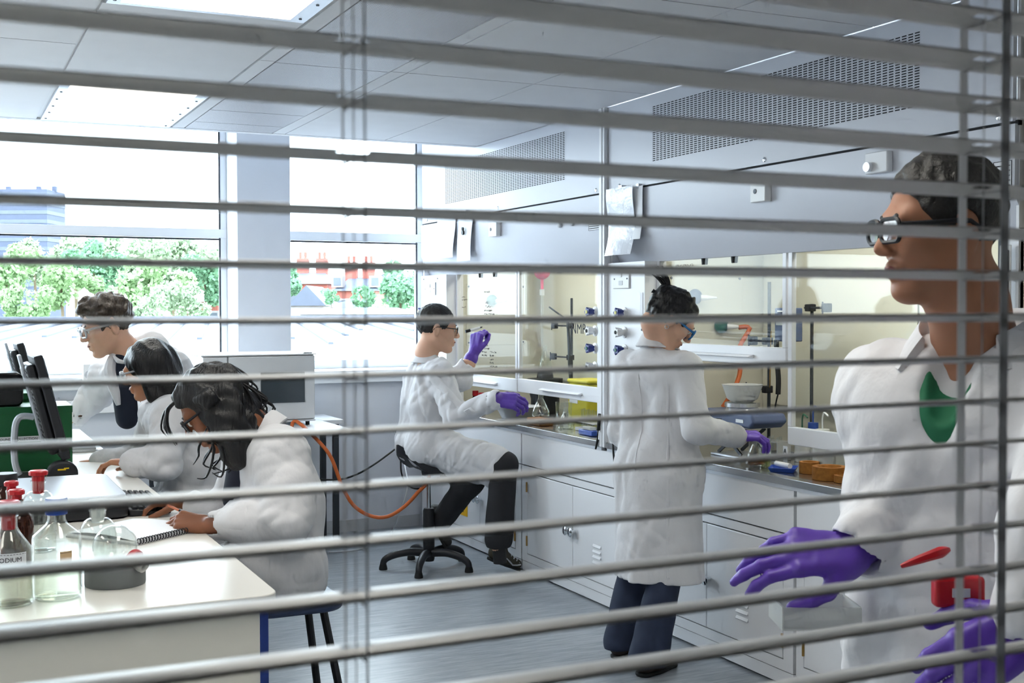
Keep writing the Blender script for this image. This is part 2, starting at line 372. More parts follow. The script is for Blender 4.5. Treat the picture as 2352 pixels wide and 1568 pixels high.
# ------------------------------------------------------------------ room shell
ZC = 2.69; XF = 3.255; YB = 8.44; XL, XR = -2.6, 4.25
def struct(name, mb, m, label=None, parent=None, **kw):
    o = mb.build(name, m, parent, **kw)
    if parent is None: tag(o, label, 'room', kind='structure')
    return o
fl = struct('floor', MB().box(-5, 5.0, .55, 9.0, -.12, 0), 'vinyl_floor', 'grey streaked vinyl floor of the laboratory')
mat('corridor_floor', rgb(70, 72, 78), .8); mat('corridor_paint', rgb(120, 114, 104), .8)  # unseen corridor floor and wall, darkened to cut light bounced under the slats
struct('floor', MB().box(-5.1, 5.1, -1.75, .55, -.12, 0), 'corridor_floor', 'unseen corridor floor behind the viewpoint, darkened to cut bounced light')
wb = MB().box(XL-.2, XR, YB, 8.86, 0, 1.15).box(XL-.2, XL, YB, 8.86, 1.15, 3.1).box(3.42, XR, YB, 8.86, 1.15, 3.1).box(XL-.2, XR, YB, 8.86, 3.04, 3.2)
wback = struct('wall_back', wb, 'paint_back', 'pale wall under the long windows')
struct('wall_column', MB().box(1.91, 2.287, YB-.0, 8.9, 1.15, 3.06), 'paint_back', 'square pale column between the two windows', bevel=.004)
struct('wall_left', MB().box(XL-.2, XL, .6, YB, 0, 3.2), 'paint_white', 'white wall at the left end of the laboratory')
struct('wall_right', MB().box(XR, XR+.1, -1.7, 9, 0, 3.2), 'paint_white', 'white wall behind the fume hoods')
struct('baseboard_back', MB().box(XL, XF, YB-.012, YB, 0, .085), 'powder_grey', 'grey skirting along the window wall')
# sill board, rail and cable trunking under the windows
struct('trim_1', MB().box(XL, 3.42, 8.40, 8.80, 1.15, 1.172).box(XL, 3.42, 8.385, 8.415, 1.085, 1.16), 'paint_white', 'white window board along the back wall', bevel=.003)
struct('trim_3', MB().box(XL, 1.6, 8.39, 8.44, .93, 1.02), 'white_plastic', 'lower white cable trunking on the window wall', bevel=.005)
struct('trim_2', MB().box(XL, .86, 8.36, 8.43, 1.09, 1.135), 'white_plastic', 'white cable trunking under the wide window', bevel=.005)
def window(n, x0, x1, mull, label):
    w = thing('window_%d' % n, label, 'window', ((x0+x1)/2, 8.8, 1.17), kind='structure')
    y0, y1 = 8.775, 8.845; f = MB().box(x0, x1, y0, y1, 1.172, 1.235).box(x0, x1, y0, y1, 2.98, 3.05).box(x0, x0+.05, y0, y1, 1.172, 3.05).box(x1-.045, x1, y0, y1, 1.172, 3.05)
    for xm in mull: f.box(xm-.03, xm+.03, y0, y1, 1.172, 3.05)
    f.box(x0, x1, y0-.004, y1, 2.128, 2.192); f.each('frame_bar', 'paint_white', w, bevel=.003)
    g = MB().box(x0+.05, x1-.045, y0-.006, y0+.002, 2.112, 2.124)
    g.box(x1-.057, x1-.046, y0-.003, y0+.003, 1.24, 2.98).box(x0+.05, x0+.058, y0-.003, y0+.003, 1.24, 2.98); g.each('gasket', 'dark_metal', w)
    xs = [x0+.05]+[v for xm in mull for v in (xm-.03, xm+.03)]+[x1-.045]
    for i in range(0, len(xs), 2):
        for z0, z1 in ((1.235, 2.125), (2.195, 2.98)):
            MB().box(xs[i], xs[i+1], 8.808, 8.812, z0, z1).build('pane', 'window_glass', w)
window(1, XL, 1.91, (-.45,), 'wide window with a low transom at the left of the column')
window(2, 2.287, 3.42, (), 'narrow window between the column and the fume hood')
# ceiling: slab with separate panels
cl = thing('ceiling', 'white suspended ceiling of metal panels', 'ceiling', (0, 4, ZC), kind='structure')
MB().box(XL, 3.275, .6, 7.36, ZC+.012, ZC+.07).build('ceiling_tray', 'paint_white', cl)
MB().box(XL, 3.275, 7.335, 7.40, ZC-.001, 3.06).build('edge_upstand', 'ceiling_white', cl)
MB().box(XL, XR, 7.38, 9.0, 3.05, 3.12).build('window_head_strip', 'ceiling_white', cl)
MB().box(3.25, XR, .6, 8.9, 3.05, 3.12).build('hood_top_strip', 'ceiling_white', cl)
cols = [(XL, -1.95, 'ceiling_white'), (-1.93, -1.33, 'L'), (-1.31, -.72, 'ceiling_white'), (-.70, -.1, 'ceiling_white'), (-.08, .535, 'ceiling_white'), (.545, 1.27, 'L'), (1.28, 1.35, 'ceiling_white'), (1.355, 1.875, 'perforated_metal'), (1.88, 1.955, 'ceiling_white'), (1.96, 2.6, 'ceiling_white'), (2.605, 3.25, 'ceiling_white')]
segs = {'ceiling_white': [(.62, 2.1), (2.105, 3.6), (3.605, 5.2), (5.205, 7.33)], 'perforated_metal': [(.62, 2.42), (2.425, 3.82), (3.825, 5.22), (5.225, 6.60), (6.605, 7.05), (7.055, 7.33)],
        'L': [(.62, 1.3), (2.52, 3.2), (4.46, 6.05)]}
for x0, x1, k in cols:
    for y0, y1 in segs[k]:
        MB().box(x0, x1-.003, y0, y1-.003, ZC, ZC+.012).build('ceiling_panel', 'ceiling_white' if k == 'L' else k, cl)
def ceiling_lamp(x0, x1, y0, y1, label):
    t = thing('ceiling_light', label, 'light', ((x0+x1)/2, (y0+y1)/2, ZC), group='ceiling light panels')
    f = MB()
    for a in ((x0, x0+.045, y0, y1), (x1-.06, x1, y0, y1), (x0+.045, x1-.06, y0, y0+.03), (x0+.045, x1-.06, y1-.03, y1)): f.box(*a, ZC-.003, ZC+.01)
    f.each('frame_strip', 'aluminium', t)
    MB().box(x0+.045, x1-.06, y0+.03, y1-.03, ZC+.001, ZC+.008).build('diffuser', 'lamp_glow', t)
    s = MB()
    for i in range(6):
        y = y0+.06+(y1-y0-.12)*i/5
        for x in (x0+.022, x1-.03): s.lathe([(.006, 0), (.006, .003)], (x, y, ZC-.006), n=8)
    s.build('screws', 'dark_metal', t)['kind'] = 'stuff'
ceiling_lamp(.555, 1.262, 6.06, 7.32, 'bright light panel in the ceiling right before the wide window')
ceiling_lamp(.555, 1.262, 3.21, 4.45, 'bright light panel cut by the top picture edge')
ceiling_lamp(.555, 1.262, 1.31, 2.51, 'light panel over the bottle end of the bench')
ceiling_lamp(-1.93, -1.33, 6.06, 7.32, 'light panel of the second row before the wide window')
ceiling_lamp(-1.93, -1.33, 3.21, 4.45, 'light panel in the middle of the second row')
ceiling_lamp(-1.93, -1.33, 1.31, 2.51, 'light panel of the second row beside the partition')
# partition with the glazed opening the blind hangs in, and the corridor the camera stands in
PX0, PX1, PZ0, PZ1 = -.75, 1.75, .95, 2.30
p = MB().box(-5, PX0, .5, .6, 0, 3.1).box(PX1, XR, .5, .6, 0, 3.1).box(PX0, PX1, .5, .6, 0, PZ0).box(PX0, PX1, .5, .6, PZ1, 3.1)
struct('wall_near', p, 'paint_white', 'white partition around the glazed opening with the blind')
w3 = thing('window_3', 'internal window pane behind the venetian blind', 'window', (.5, .55, PZ0), kind='structure')
MB().box(PX0, PX1, .51, .59, PZ0, PZ0+.04).box(PX0, PX1, .51, .59, PZ1-.04, PZ1).box(PX0, PX0+.04, .51, .59, PZ0, PZ1).box(PX1-.04, PX1, .51, .59, PZ0, PZ1).each('frame_bar', 'aluminium', w3)
MB().box(PX0+.04, PX1-.04, .547, .553, PZ0+.04, PZ1-.04).build('pane', 'partition_glass', w3)
struct('wall_front', MB().box(-5, 5, -1.75, -1.65, 0, 2.8), 'corridor_paint', 'beige corridor wall behind the viewpoint')
struct('wall_left', MB().box(-5.1, -5, -1.7, .6, 0, 2.8), 'beige_wall', 'beige wall closing one corridor end'); struct('wall_right', MB().box(5, 5.1, -1.7, .6, 0, 2.8), 'beige_wall', 'beige wall closing the other corridor end')
struct('ceiling', MB().box(-5.1, 5.1, -1.75, .6, 2.7, 2.8), 'ceiling_white', 'low corridor ceiling behind the viewpoint')
t = thing('corridor_light', 'small round corridor ceiling light behind the viewpoint', 'light', (.6, -.9, 2.69))
mat('corridor_glow', (1, .95, .86), emit=.3, noise=(1, 0)); MB().lathe([(.16, -.05), (.19, -.01), (.19, .0)], (.6, -.9, 2.7), n=24).build('diffuser', 'corridor_glow', t); MB().lathe([(.2, -.012), (.2, 0)], (.6, -.9, 2.7), n=24).build('rim', 'aluminium', t)
# white isolator box under the wide window
t = thing('wall_socket', 'white round-faced isolator box under the wide window', 'socket', (.906, 8.36, 1.12))
MB().box(.872, .945, 8.33, 8.39, 1.118, 1.262).build('box', 'white_plastic', t, bevel=.006)
MB().lathe([(.03, 0), (.03, .004), (.022, .004), (.022, .001)], (.91, 8.33, 1.19), (0, -1, 0), 20).build('dial', 'powder_grey', t)
t = thing('cable', 'thin white cable hanging below the wide window', 'cable', (.66, 8.37, .5)); MB().tube([(.62, 8.35, 1.1), (.66, 8.355, .98), (.668, 8.36, .8), (.665, 8.36, .55)], .007, 6, 2).build('lead', 'white_plastic', t)
# beige pier and dark doorway past the near end of the hoods
struct('wall_right', MB().box(3.27, 3.6, 2.80, 2.905, 0, ZC), 'beige_wall', 'beige pier past the near end of the fume hoods')
struct('door_1', MB().box(3.30, 3.36, 1.7, 2.80, 0, 2.1), 'black_plastic', 'dark door past the near end of the fume hoods')
struct('wall_right', MB().prism([(3.30, .6), (XR, .6), (XR, 2.80), (3.36, 2.80), (3.36, 1.70), (3.30, 1.70)], 'z', 0, 2.1).box(3.30, XR, .6, 2.8, 2.1, ZC+.4), 'beige_wall', 'beige wall holding the dark door')

# ------------------------------------------------------------------ fume hoods
def knob(parent, y, z, cap_mat, body='blue_knob', x=None, lobes=5, dark=True):
    """tap handle sticking out of the jamb towards -x"""
    x = XF if x is None else x; m = MB(); prof = []
    MB().lathe([(.03, 0), (.03, .006), (.014, .008), (.014, .02)], (x, y, z), (-1, 0, 0), 16).build('knob_base', 'white_plastic', parent)
    n = 30; vs = []; 
    for (r, h) in ((.017, .016), (.02, .03), (.023, .052), (.021, .056)):
        for k in range(n):
            a = 2*math.pi*k/n; rr = r*(1+.22*math.cos(lobes*a)); vs.append((x-h, y+rr*math.cos(a), z+rr*math.sin(a)))
    fs = [(i*n+k, (i+1)*n+k, (i+1)*n+(k+1) % n, i*n+(k+1) % n) for i in range(3) for k in range(n)]+[tuple(range(n))[::-1], tuple(range(3*n, 4*n))]
    k_ = MB().add(vs, fs).build('knob', body, parent)
    MB().lathe([(.010, 0), (.010, .004)], (x-.055, y, z), (-1, 0, 0), 14).build('knob_cap', cap_mat, k_)
mat('knob_yellow', rgb(210, 200, 90), .4)
def socket_plate(parent, y0, y1, z0, z1, x):
    s = MB().box(x-.009, x, y0, y1, z0, z1).build('socket', 'white_plastic', parent, bevel=.004)
    yc = (y0+y1)/2; h = z1-z0
    MB().box(x-.013, x-.008, yc-.012, yc+.012, z1-h*.42, z1-h*.12).build('switch', 'white_plastic', s, bevel=.002)
    MB().box(x-.011, x-.008, yc-.02, yc+.02, z0+h*.18, z0+h*.4).build('fuse', 'powder_grey', s, bevel=.002)
    d = MB()
    for yy in (y0+.018, y1-.018): d.lathe([(.0045, 0), (.0045, .002)], (x-.009, yy, (z0+z1)/2), (-1, 0, 0), 8)
    d.build('screws', 'dark_metal', s)['kind'] = 'stuff'
def sash(parent, y0, y1, zr0, zr1, ztop, hy0, hy1, x=3.34):
    s = MB().box(x-.012, x+.012, y0, y1, zr0, zr1).build('sash_rail', 'powder_white', parent, bevel=.004)
    MB().prism([(x-.012, zr0+.045), (x-.04, zr0+.038), (x-.04, zr0+.032), (x-.012, zr0+.03)], 'y', hy0, hy1).build('handle', 'powder_white', s, bevel=.002)
    MB().box(x-.004, x+.004, y0+.02, y1-.02, zr1-.004, ztop).build('sash_pane', 'sash_glass', s)
    for a, b in ((y0, y0+.026), (y1-.026, y1)): MB().box(x-.012, x+.012, a, b, zr1, ztop).build('sash_bar', 'powder_white', s, bevel=.002)
def hood(y0, y1, jn, jf, ztop_far, label, vents):
    t = thing('fume_hood', label, 'fume hood', (3.7, (y0+y1)/2, .9), group='fume hoods along the right wall')
    # upper vent panel over a fixed fascia
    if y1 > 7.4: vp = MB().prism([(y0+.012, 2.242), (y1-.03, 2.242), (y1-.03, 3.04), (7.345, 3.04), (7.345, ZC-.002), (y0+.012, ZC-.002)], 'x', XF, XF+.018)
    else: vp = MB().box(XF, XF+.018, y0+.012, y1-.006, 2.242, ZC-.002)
    o = vp.build('vent_panel', 'powder_white_shaded', t)
    sl = MB(); vy0, vy1 = vents; n = int((vy1-vy0)/.0332)
    for i in range(n):
        for k in range(28):
            y = vy0+.0332*i; z = 2.354+.0099*k
            sl.quad((XF-.0008, y+.0245, z), (XF-.0008, y, z), (XF-.0008, y, z+.0046), (XF-.0008, y+.0245, z+.0046))
    s = sl.build('vent_slots', 'gap_dark', o, smooth=0); s['kind'] = 'stuff'
    sc = MB()
    for y in (y0+.07, y1-.12, (y0+y1)/2): sc.lathe([(.011, 0), (.011, .002), (.004, .005)], (XF, y, 2.262), (-1, 0, 0), 12)
    sc.each('panel_screw', 'chrome', o)
    MB().box(XF+.012, XF+.03, y0, y1, 2.228, 2.245).build('panel_gap', 'gap_dark', t)
    MB().prism([(XF, 2.003), (XF+.07, 1.858), (XF+.12, 1.858), (XF+.12, 2.232), (XF, 2.232)], 'y', y0+.002, y1-.002).build('fascia', 'powder_white_shaded', t)
    # jambs
    MB().box(XF, XF+.13, y1-jf, y1, .9, 1.859).build('jamb', 'powder_white', t)
    MB().box(XF+(.03 if jn < .2 else 0), XF+.13, y0, y0+jn, .9, 1.859).build('jamb', 'powder_white', t)
    # liner
    XB = 4.12; i0, i1 = y0+.1, y1-jf*.55
    MB().box(XB, XB+.02, i0, i1, .86, 2.1).build('liner_back', 'liner_cream', t)
    MB().box(XF+.13, XB, i1, i1+.02, .86, 2.1).build('liner_side', 'liner_cream', t)
    MB().box(XF+.13, XB, i0-.02, i0, .86, 2.1).build('liner_side', 'liner_cream', t)
    MB().box(XF+.12, XB, i0, i1, 2.08, 2.1).build('liner_roof', 'liner_cream', t)
    MB().box(3.55, 3.70, y0+.5, y1-.6, 2.066, 2.079).build('hood_lamp', 'hood_glow', t)
    # inspection panel and baffle seams on the side wall
    MB().box(3.5, 3.98, i1-.004, i1, 1.35, 1.80).build('access_panel', 'liner_cream', t, bevel=.002)
    b = MB().box(XB-.03, XB-.022, i0+.05, (i0+i1)/2-.006, 1.1, 2.0).box(XB-.03, XB-.022, (i0+i1)/2+.006, i1-.05, 1.1, 2.0).each('baffle', 'liner_cream', t)
    d = MB()
    for y in (3.52, 3.96): 
        for z in (1.37, 1.78): d.lathe([(.007, 0), (.007, .004)], (y, i1-.004, z), (0, -1, 0), 8)
    d.build('screws', 'dark_metal', t)['kind'] = 'stuff'
    # outer casing
    MB().box(XF+.02, XB+.03, y0, y0+.012, .9, 3.0 if y1 > 7 else ZC).box(XF+.02, XB+.03, y1-.012, y1, .9, 3.04 if y1 > 7 else ZC).each('side_casing', 'powder_white', t)
    return t, i0, i1
hR, rI0, rI1 = hood(2.93, 5.63, .062, .37, ZC, 'white fume hood nearest the camera with one raised sash', (3.367, 5.203))
hL, lI0, lI1 = hood(5.69, 8.385, .11, .488, 3.04, 'white fume hood at the window with writing on its sash', (6.122, 7.946))
# sashes
sash(hL, 6.905, 7.9, 1.088, 1.172, 1.87, 7.2, 7.75); sash(hL, 5.80, 6.895, 1.092, 1.178, 1.87, 6.05, 6.55)
sash(hR, 4.222, 5.262, 1.365, 1.447, 1.87, 4.45, 5.2); sash(hR, 2.99, 4.208, 1.03, 1.108, 1.87, 3.2, 3.7)
for h, ys in ((hL, (7.50, 7.27, 6.36)), (hR, (4.86, 4.62, 3.64))):
    for y in ys: MB().lathe([(.014, 0), (.017, .03), (.016, .034)], (XF+.09, y, 1.828), (0, 0, 1), 12).build('sash_stop', 'black_rubber', h)
# central aluminium stile between the hoods
t = thing('hood_stile', 'tall pale aluminium profile between the two fume hoods', 'profile', (XF, 5.66, .87))
MB().box(XF-.022, XF+.03, 5.632, 5.652, .872, ZC).build('rib', 'powder_white', t, bevel=.003); MB().box(XF-.022, XF+.03, 5.662, 5.69, .872, ZC).build('rib', 'powder_white', t, bevel=.003)
MB().box(XF-.008, XF+.03, 5.650, 5.664, .872, ZC).build('groove', 'aluminium', t)
# services on the jambs
socket_plate(hR, 5.40, 5.565, 1.722, 1.825, XF); socket_plate(hL, 8.09, 8.295, 1.715, 1.81, XF)
for z, c, b in ((1.596, 'knob_yellow', 'blue_knob'), (1.494, 'black_rubber', 'white_plastic'), (1.402, 'green_plastic', 'blue_knob')): knob(hR, 5.455, z, c, b)
for z, c, b in ((1.60, 'knob_yellow', 'blue_knob'), (1.497, 'black_rubber', 'white_plastic'), (1.402, 'green_plastic', 'blue_knob'), (1.30, 'black_rubber', 'powder_grey')): knob(hL, 5.765, z, c, b, XF+.0)
knob(hL, 8.30, 1.60, 'knob_yellow')
MB().box(XF-.003, XF, 5.275, 5.30, 1.56, 1.70).build('jamb_label', 'paper', hR)
d = MB()
for y, z in ((5.565, 1.56), (5.41, 1.56), (5.285, 1.53), (5.285, 1.51)): d.lathe([(.006, 0), (.006, .003)], (XF, y, z), (-1, 0, 0), 8)
d.build('screws', 'dark_metal', hR)['kind'] = 'stuff'
d = MB()
for y, z in ((8.33, 1.835), (8.06, 1.835)): d.lathe([(.006, 0), (.006, .003)], (XF, y, z), (-1, 0, 0), 8)
d.build('screws', 'dark_metal', hL)['kind'] = 'stuff'
# air-flow alarm boxes
for h, y0, y1 in ((hL, 6.98, 7.10), (hR, 4.23, 4.335)):
    b = MB().box(XF-.035, XF, y0, y1, 2.078, 2.168).build('alarm_box', 'white_plastic', h, bevel=.003)
    MB().lathe([(.011, 0), (.011, .002)], (XF-.035, y1-.035, 2.125), (-1, 0, 0), 12).build('dial', 'dark_metal', b)
# control panel at the near end, rating plates
c = MB().box(XF-.006, XF, 2.94, 2.988, 1.58, 1.83).build('control_panel', 'white_plastic', hR, bevel=.003)
MB().box(XF-.012, XF-.005, 2.947, 2.957, 1.6, 1.812).build('control_slot', 'black_plastic', c); MB().box(XF-.009, XF-.005, 2.962, 2.98, 1.72, 1.765).build('display', 'powder_grey', c)
MB().box(XF+.03, XF+.05, 3.012, 3.026, 1.68, 1.86).build('sash_cable', 'dark_metal', hR)
def plate(h, y0, y1, z0, z1, n):
    p = MB().box(XF-.0015, XF, y0, y1, z0, z1).build('rating_plate', 'paper', h); ln = MB()
    for i in range(n):
        z = z1-(z1-z0)*(i+1)/(n+1); ln.box(XF-.0025, XF-.001, y0+.006+random.random()*.02*(y1-y0), y1-.006, z-.0022, z+.0022)
    ln.build('print', 'ink', p)['kind'] = 'stuff'
    e = MB()
    for a in ((y0, y1, z0, z0+.002), (y0, y1, z1-.002, z1), (y0, y0+.002, z0, z1), (y1-.002, y1, z0, z1)): e.box(XF-.0025, XF-.001, *a)
    e.build('border', 'ink', p)['kind'] = 'stuff'
plate(hR, 2.943, 3.02, 1.98, 2.112, 7); plate(hL, 5.72, 5.84, 2.045, 2.11, 5)
m = MB()
for y in (6.17, 6.02): m.lathe([(.018, 0), (.018, .014), (.012, .018)], (XF, y, 2.10), (-1, 0, 0), 14)
m.each('cap_nut', 'powder_grey', hL)
# brackets with a bolt on the near hood fascia
b = MB().box(XF-.03, XF, 3.50, 3.62, 2.13, 2.21).build('bracket', 'powder_white', hR, bevel=.004); MB().lathe([(.018, 0), (.018, .02)], (XF-.03, 3.59, 2.155), (-1, 0, 0), 14).build('bolt', 'chrome', b)
# taps on the side walls
def valve(h, x, y, z, m):
    v = MB().sphere((x, y-.02, z), .042, 20, (1, .75, 1)).build('service_valve', m, h)
    MB().lathe([(.016, 0), (.014, .03), (.008, .06), (.005, .085)], (x+.02, y-.045, z-.005), (.85, -.55, 0), 12).build('nozzle', 'white_plastic', v)
valve(hR, 3.83, rI1, 1.525, 'green_plastic'); valve(hR, 3.66, rI1, 1.68, 'blue_grey'); valve(hL, 3.70, lI1, 1.68, 'green_plastic')
# handwriting on the sash of the far hood
def strokes(h, x, y, z, n, w, hh, rows, seed, r=.0011):
    rr = random.Random(seed); m = MB()
    for q in range(rows):
        yy = y; zz = z-q*hh*1.7
        for i in range(n if rows == 1 else rr.randint(max(2, n-3), n)):
            pts = [(x, yy-w*.2*k, zz+rr.uniform(-.5, .5)*hh) for k in range(5)]; m.tube(pts, r, 4, 1); yy -= w*1.05
    m.build('handwriting', 'ink', h)['kind'] = 'stuff'
strokes(hL, 3.333, 7.42, 1.73, 4, .022, .014, 1, 1); strokes(hL, 3.333, 7.40, 1.66, 4, .02, .016, 2, 2); strokes(hL, 3.333, 7.42, 1.605, 8, .02, .014, 2, 3)
strokes(hL, 3.333, 7.46, 1.46, 7, .02, .013, 8, 4); strokes(hL, 3.333, 7.33, 1.33, 6, .02, .014, 6, 5); strokes(hL, 3.333, 7.80, 1.70, 6, .018, .012, 2, 6, .0007); strokes(hL, 3.333, 7.80, 1.63, 4, .018, .012, 1, 7, .0007)
text_mesh('NMR', .085, (3.333, 6.10, 1.50), (0, -1, 0), (0, 0, 1), 'writing', 'ink', hL)
strokes(hR, 3.333, 5.1, 1.83, 8, .02, .014, 1, 9)
# steel worktops
def worktop(y0, y1, label):
    t = thing('steel_worktop', label, 'worktop', (3.7, (y0+y1)/2, .87))
    MB().prism([(XF-.012, .868), (4.1, .868), (4.1, .888), (XF+.06, .888), (XF+.045, .9), (XF-.012, .9)], 'y', y0, y1).build('top', 'steel', t, bevel=.002)
    MB().box(XF-.006, XF+.02, y0, y1, .852, .868).build('drip_edge', 'aluminium', t)
worktop(2.93, 5.632, 'stainless steel worktop under the nearest fume hood'); worktop(5.69, 8.385, 'stainless steel worktop under the window fume hood')
# ------------------------------------------------------------------ base cabinets
def cabinet(y0, y1, ysplit, d0, d1, label, louvre=None):
    t = thing('base_cabinet', label, 'cabinet', (3.6, (y0+y1)/2, 0), group='white steel cabinets under the fume hoods')
    MB().box(XF+.02, 4.0, y0, y1, .06, .85).build('body', 'powder_white', t)
    MB().box(XF, XF+.02, y0, y1, .663, .851).build('apron', 'powder_white', t)
    f = MB().box(XF, XF+.02, y0, y1, .618, .656).box(XF, XF+.02, y0, y1, .072, .118).box(XF, XF+.02, y0, d0-.003, .118, .618).box(XF, XF+.02, d1+.003, y1, .118, .618)
    f.each('door_frame', 'powder_white', t); MB().box(XF+.002, XF+.022, y0, y1, .012, .068).build('plinth', 'powder_white', t)
    MB().box(XF+.012, XF+.021, y0, y1, .652, .667).box(XF+.008, XF+.021, d0-.004, d1+.004, .115, .622).each('shadow_gap', 'gap_dark', t)
    for a, b, s in ((d0, ysplit-.002, 1), (ysplit+.002, d1, -1)):
        d = MB().box(XF-.002, XF+.016, a, b, .122, .612).build('door', 'powder_white', t, bevel=.003)
        yk = ysplit-.03 if s == 1 else ysplit+.03
        MB().lathe([(.010, 0), (.009, .018), (.012, .024), (.025, .03), (.027, .036), (.020, .042), (.001, .044)], (XF-.002, yk, .357), (-1, 0, 0), 20).build('knob', 'chrome', d)
        hg = MB(); ye = a if s == 1 else b
        for z in (.2, .53): hg.lathe([(.006, 0), (.006, .06)], (XF-.005, ye, z-.03), n=8)
        hg.each('hinge', 'brass', d)
        if s == 1:
            yl = louvre if louvre else (a+b)/2; lv = None
            for i in range(4):
                z = .318-.03*i; MB().prism([(XF-.002, z-.008), (XF-.011, z-.006), (XF-.002, z+.009)], 'y', yl-.045, yl+.045).build('louvre', 'powder_white', d, bevel=.002)
    return t
cabinet(6.70, 8.38, 7.32, 6.78, 7.98, 'white cabinet behind the stool, with a yellow acid sign')
cabinet(5.40, 6.682, 6.025, 5.44, 6.61, 'white cabinet between the seated man and the standing woman', 5.745)
cabinet(4.072, 5.385, 4.705, 4.14, 5.27, 'white cabinet right of the standing woman', 4.425)
cabinet(2.93, 4.052, 3.48, 2.99, 4.0, 'white cabinet behind the walking man', 3.2)
s = thing('warning_sign', 'yellow acid warning sign on the far cabinet', 'sign', (XF-.003, 7.62, .21)); MB().box(XF-.006, XF-.003, 7.525, 7.735, .205, .342).build('plate', 'yellow_sign', s)
text_mesh('Danger', .052, (XF-.0065, 7.63, .302), (0, -1, 0), (0, 0, 1), 'lettering', 'ink', s); text_mesh('Acid', .052, (XF-.0065, 7.63, .244), (0, -1, 0), (0, 0, 1), 'lettering', 'ink', s)
# ------------------------------------------------------------------ papers hanging on the hoods
def sheet(name, label, cat, c, w, h, material, tilt=0, curl=.03, seed=0, off=.02, lines=0):
    n, m_ = 6, 10; rr = random.Random(seed); ph = rr.uniform(0, 6); vs = []; fs = []
    for side in (0, 1):
        for i in range(n+1):
            for j in range(m_+1):
                u = i/n-.5; v = j/m_; y = c[1]-u*w+tilt*v*h; x = c[0]-off*v-curl*math.sin(3*u+ph)*v*.6-curl*.5*math.sin(v*5+ph)-(.0012 if side else 0)
                vs.append((x, y, c[2]-v*h))
    k = (n+1)*(m_+1)
    for i in range(n):
        for j in range(m_):
            a = i*(m_+1)+j; fs.append((a, a+m_+1, a+m_+2, a+1)); fs.append((k+a, k+a+1, k+a+m_+2, k+a+m_+1))
    for j in range(m_): fs += [(j, j+1, k+j+1, k+j), (n*(m_+1)+j, k+n*(m_+1)+j, k+n*(m_+1)+j+1, n*(m_+1)+j+1)]
    t = thing(name, label, cat, (c[0], c[1], c[2]-h)); o = MB().add(vs, fs).build('sheet', material, t)
    MB().box(c[0]-.008, c[0]+.02, c[1]-.012, c[1]+.012, c[2]-.012, c[2]+.012).build('clip', 'aluminium', t)
    if lines:
        ln = MB()
        for q in range(lines):
            z = c[2]-h*(.1+.7*q/lines); v = (c[2]-z)/h
            ln.box(c[0]-off*v-curl*.6-.006, c[0]-off*v-curl*.6-.005, c[1]-w*.3, c[1]+w*.3*rr.random(), z-.002, z+.002)
        #ln.build('print', 'ink', t)
    return t
sheet('document_pouch', 'crumpled clear document pouch hanging at the aluminium profile', 'pouch', (XF-.028, 5.44, 2.245), .27, .35, 'plastic_film', .02, .03, 3)
sheet('document_sheet', 'narrow folded sheet behind the clear document pouch', 'paper', (XF-.012, 5.30, 2.24), .10, .27, 'paper', 0, .01, 4)
sheet('document_sheet', 'wide white sheet on the window fume hood, left of a narrow one', 'paper', (XF-.012, 7.87, 2.262), .33, .29, 'paper', 0, .012, 5)
t = sheet('document_sheet', 'narrow white sheet held by a dark magnet on the window fume hood', 'paper', (XF-.014, 7.51, 2.27), .23, .33, 'paper', 0, .008, 6)
m = MB().lathe([(.016, 0), (.016, .012)], (XF-.032, 7.51, 2.13), (-1, 0, 0), 12).lathe([(.012, 0), (.012, .012)], (XF-.032, 7.515, 2.155), (-1, 0, 0), 12).each('magnet', 'black_plastic', t)
# ------------------------------------------------------------------ placing helpers: where a sight line meets a real plane
def ray(px, py): return FW + RT*((px-1176)/F_PX) + UP*((784-py)/F_PX)
def onX(px, py, x): d = ray(px, py); return CAM + d*(x/d.x)
def onY(px, py, y): d = ray(px, py); return CAM + d*(y/d.y)
def onZ(px, py, z): d = ray(px, py); return CAM + d*((z-CAM_H)/d.z)
# ------------------------------------------------------------------ the white bench on the left
BT = .9
t = thing('lab_bench', 'long white laboratory bench with a rounded corner', 'bench', (-.2, 5.3, 0))
o = []; x0, x1, y0, y1, r = -1.25, .78, 3.0, 7.7, .05
for cx, cy, a0 in ((x1-r, y1-r, 0), (x0+r, y1-r, 90), (x0+r, y0+r, 180), (x1-r, y0+r, 270)):
    o += [(cx+r*math.cos(math.radians(a0+15*k)), cy+r*math.sin(math.radians(a0+15*k))) for k in range(7)]
MB().prism(o, 'z', BT-.03, BT).build('bench_top', 'bench_top', t, bevel=.003)
MB().box(-1.2, .735, 3.03, 3.06, .0, .868).build('end_panel', 'bench_panel', t); MB().box(.735, .757, 3.028, 3.075, 0, .868).build('edge_strip', 'navy_panel', t, bevel=.002)
MB().box(-.25, -.2, 3.06, 7.6, .0, .868).build('spine_panel', 'bench_panel', t); MB().box(-1.2, .74, 7.58, 7.62, 0, .868).build('end_panel', 'bench_panel', t)
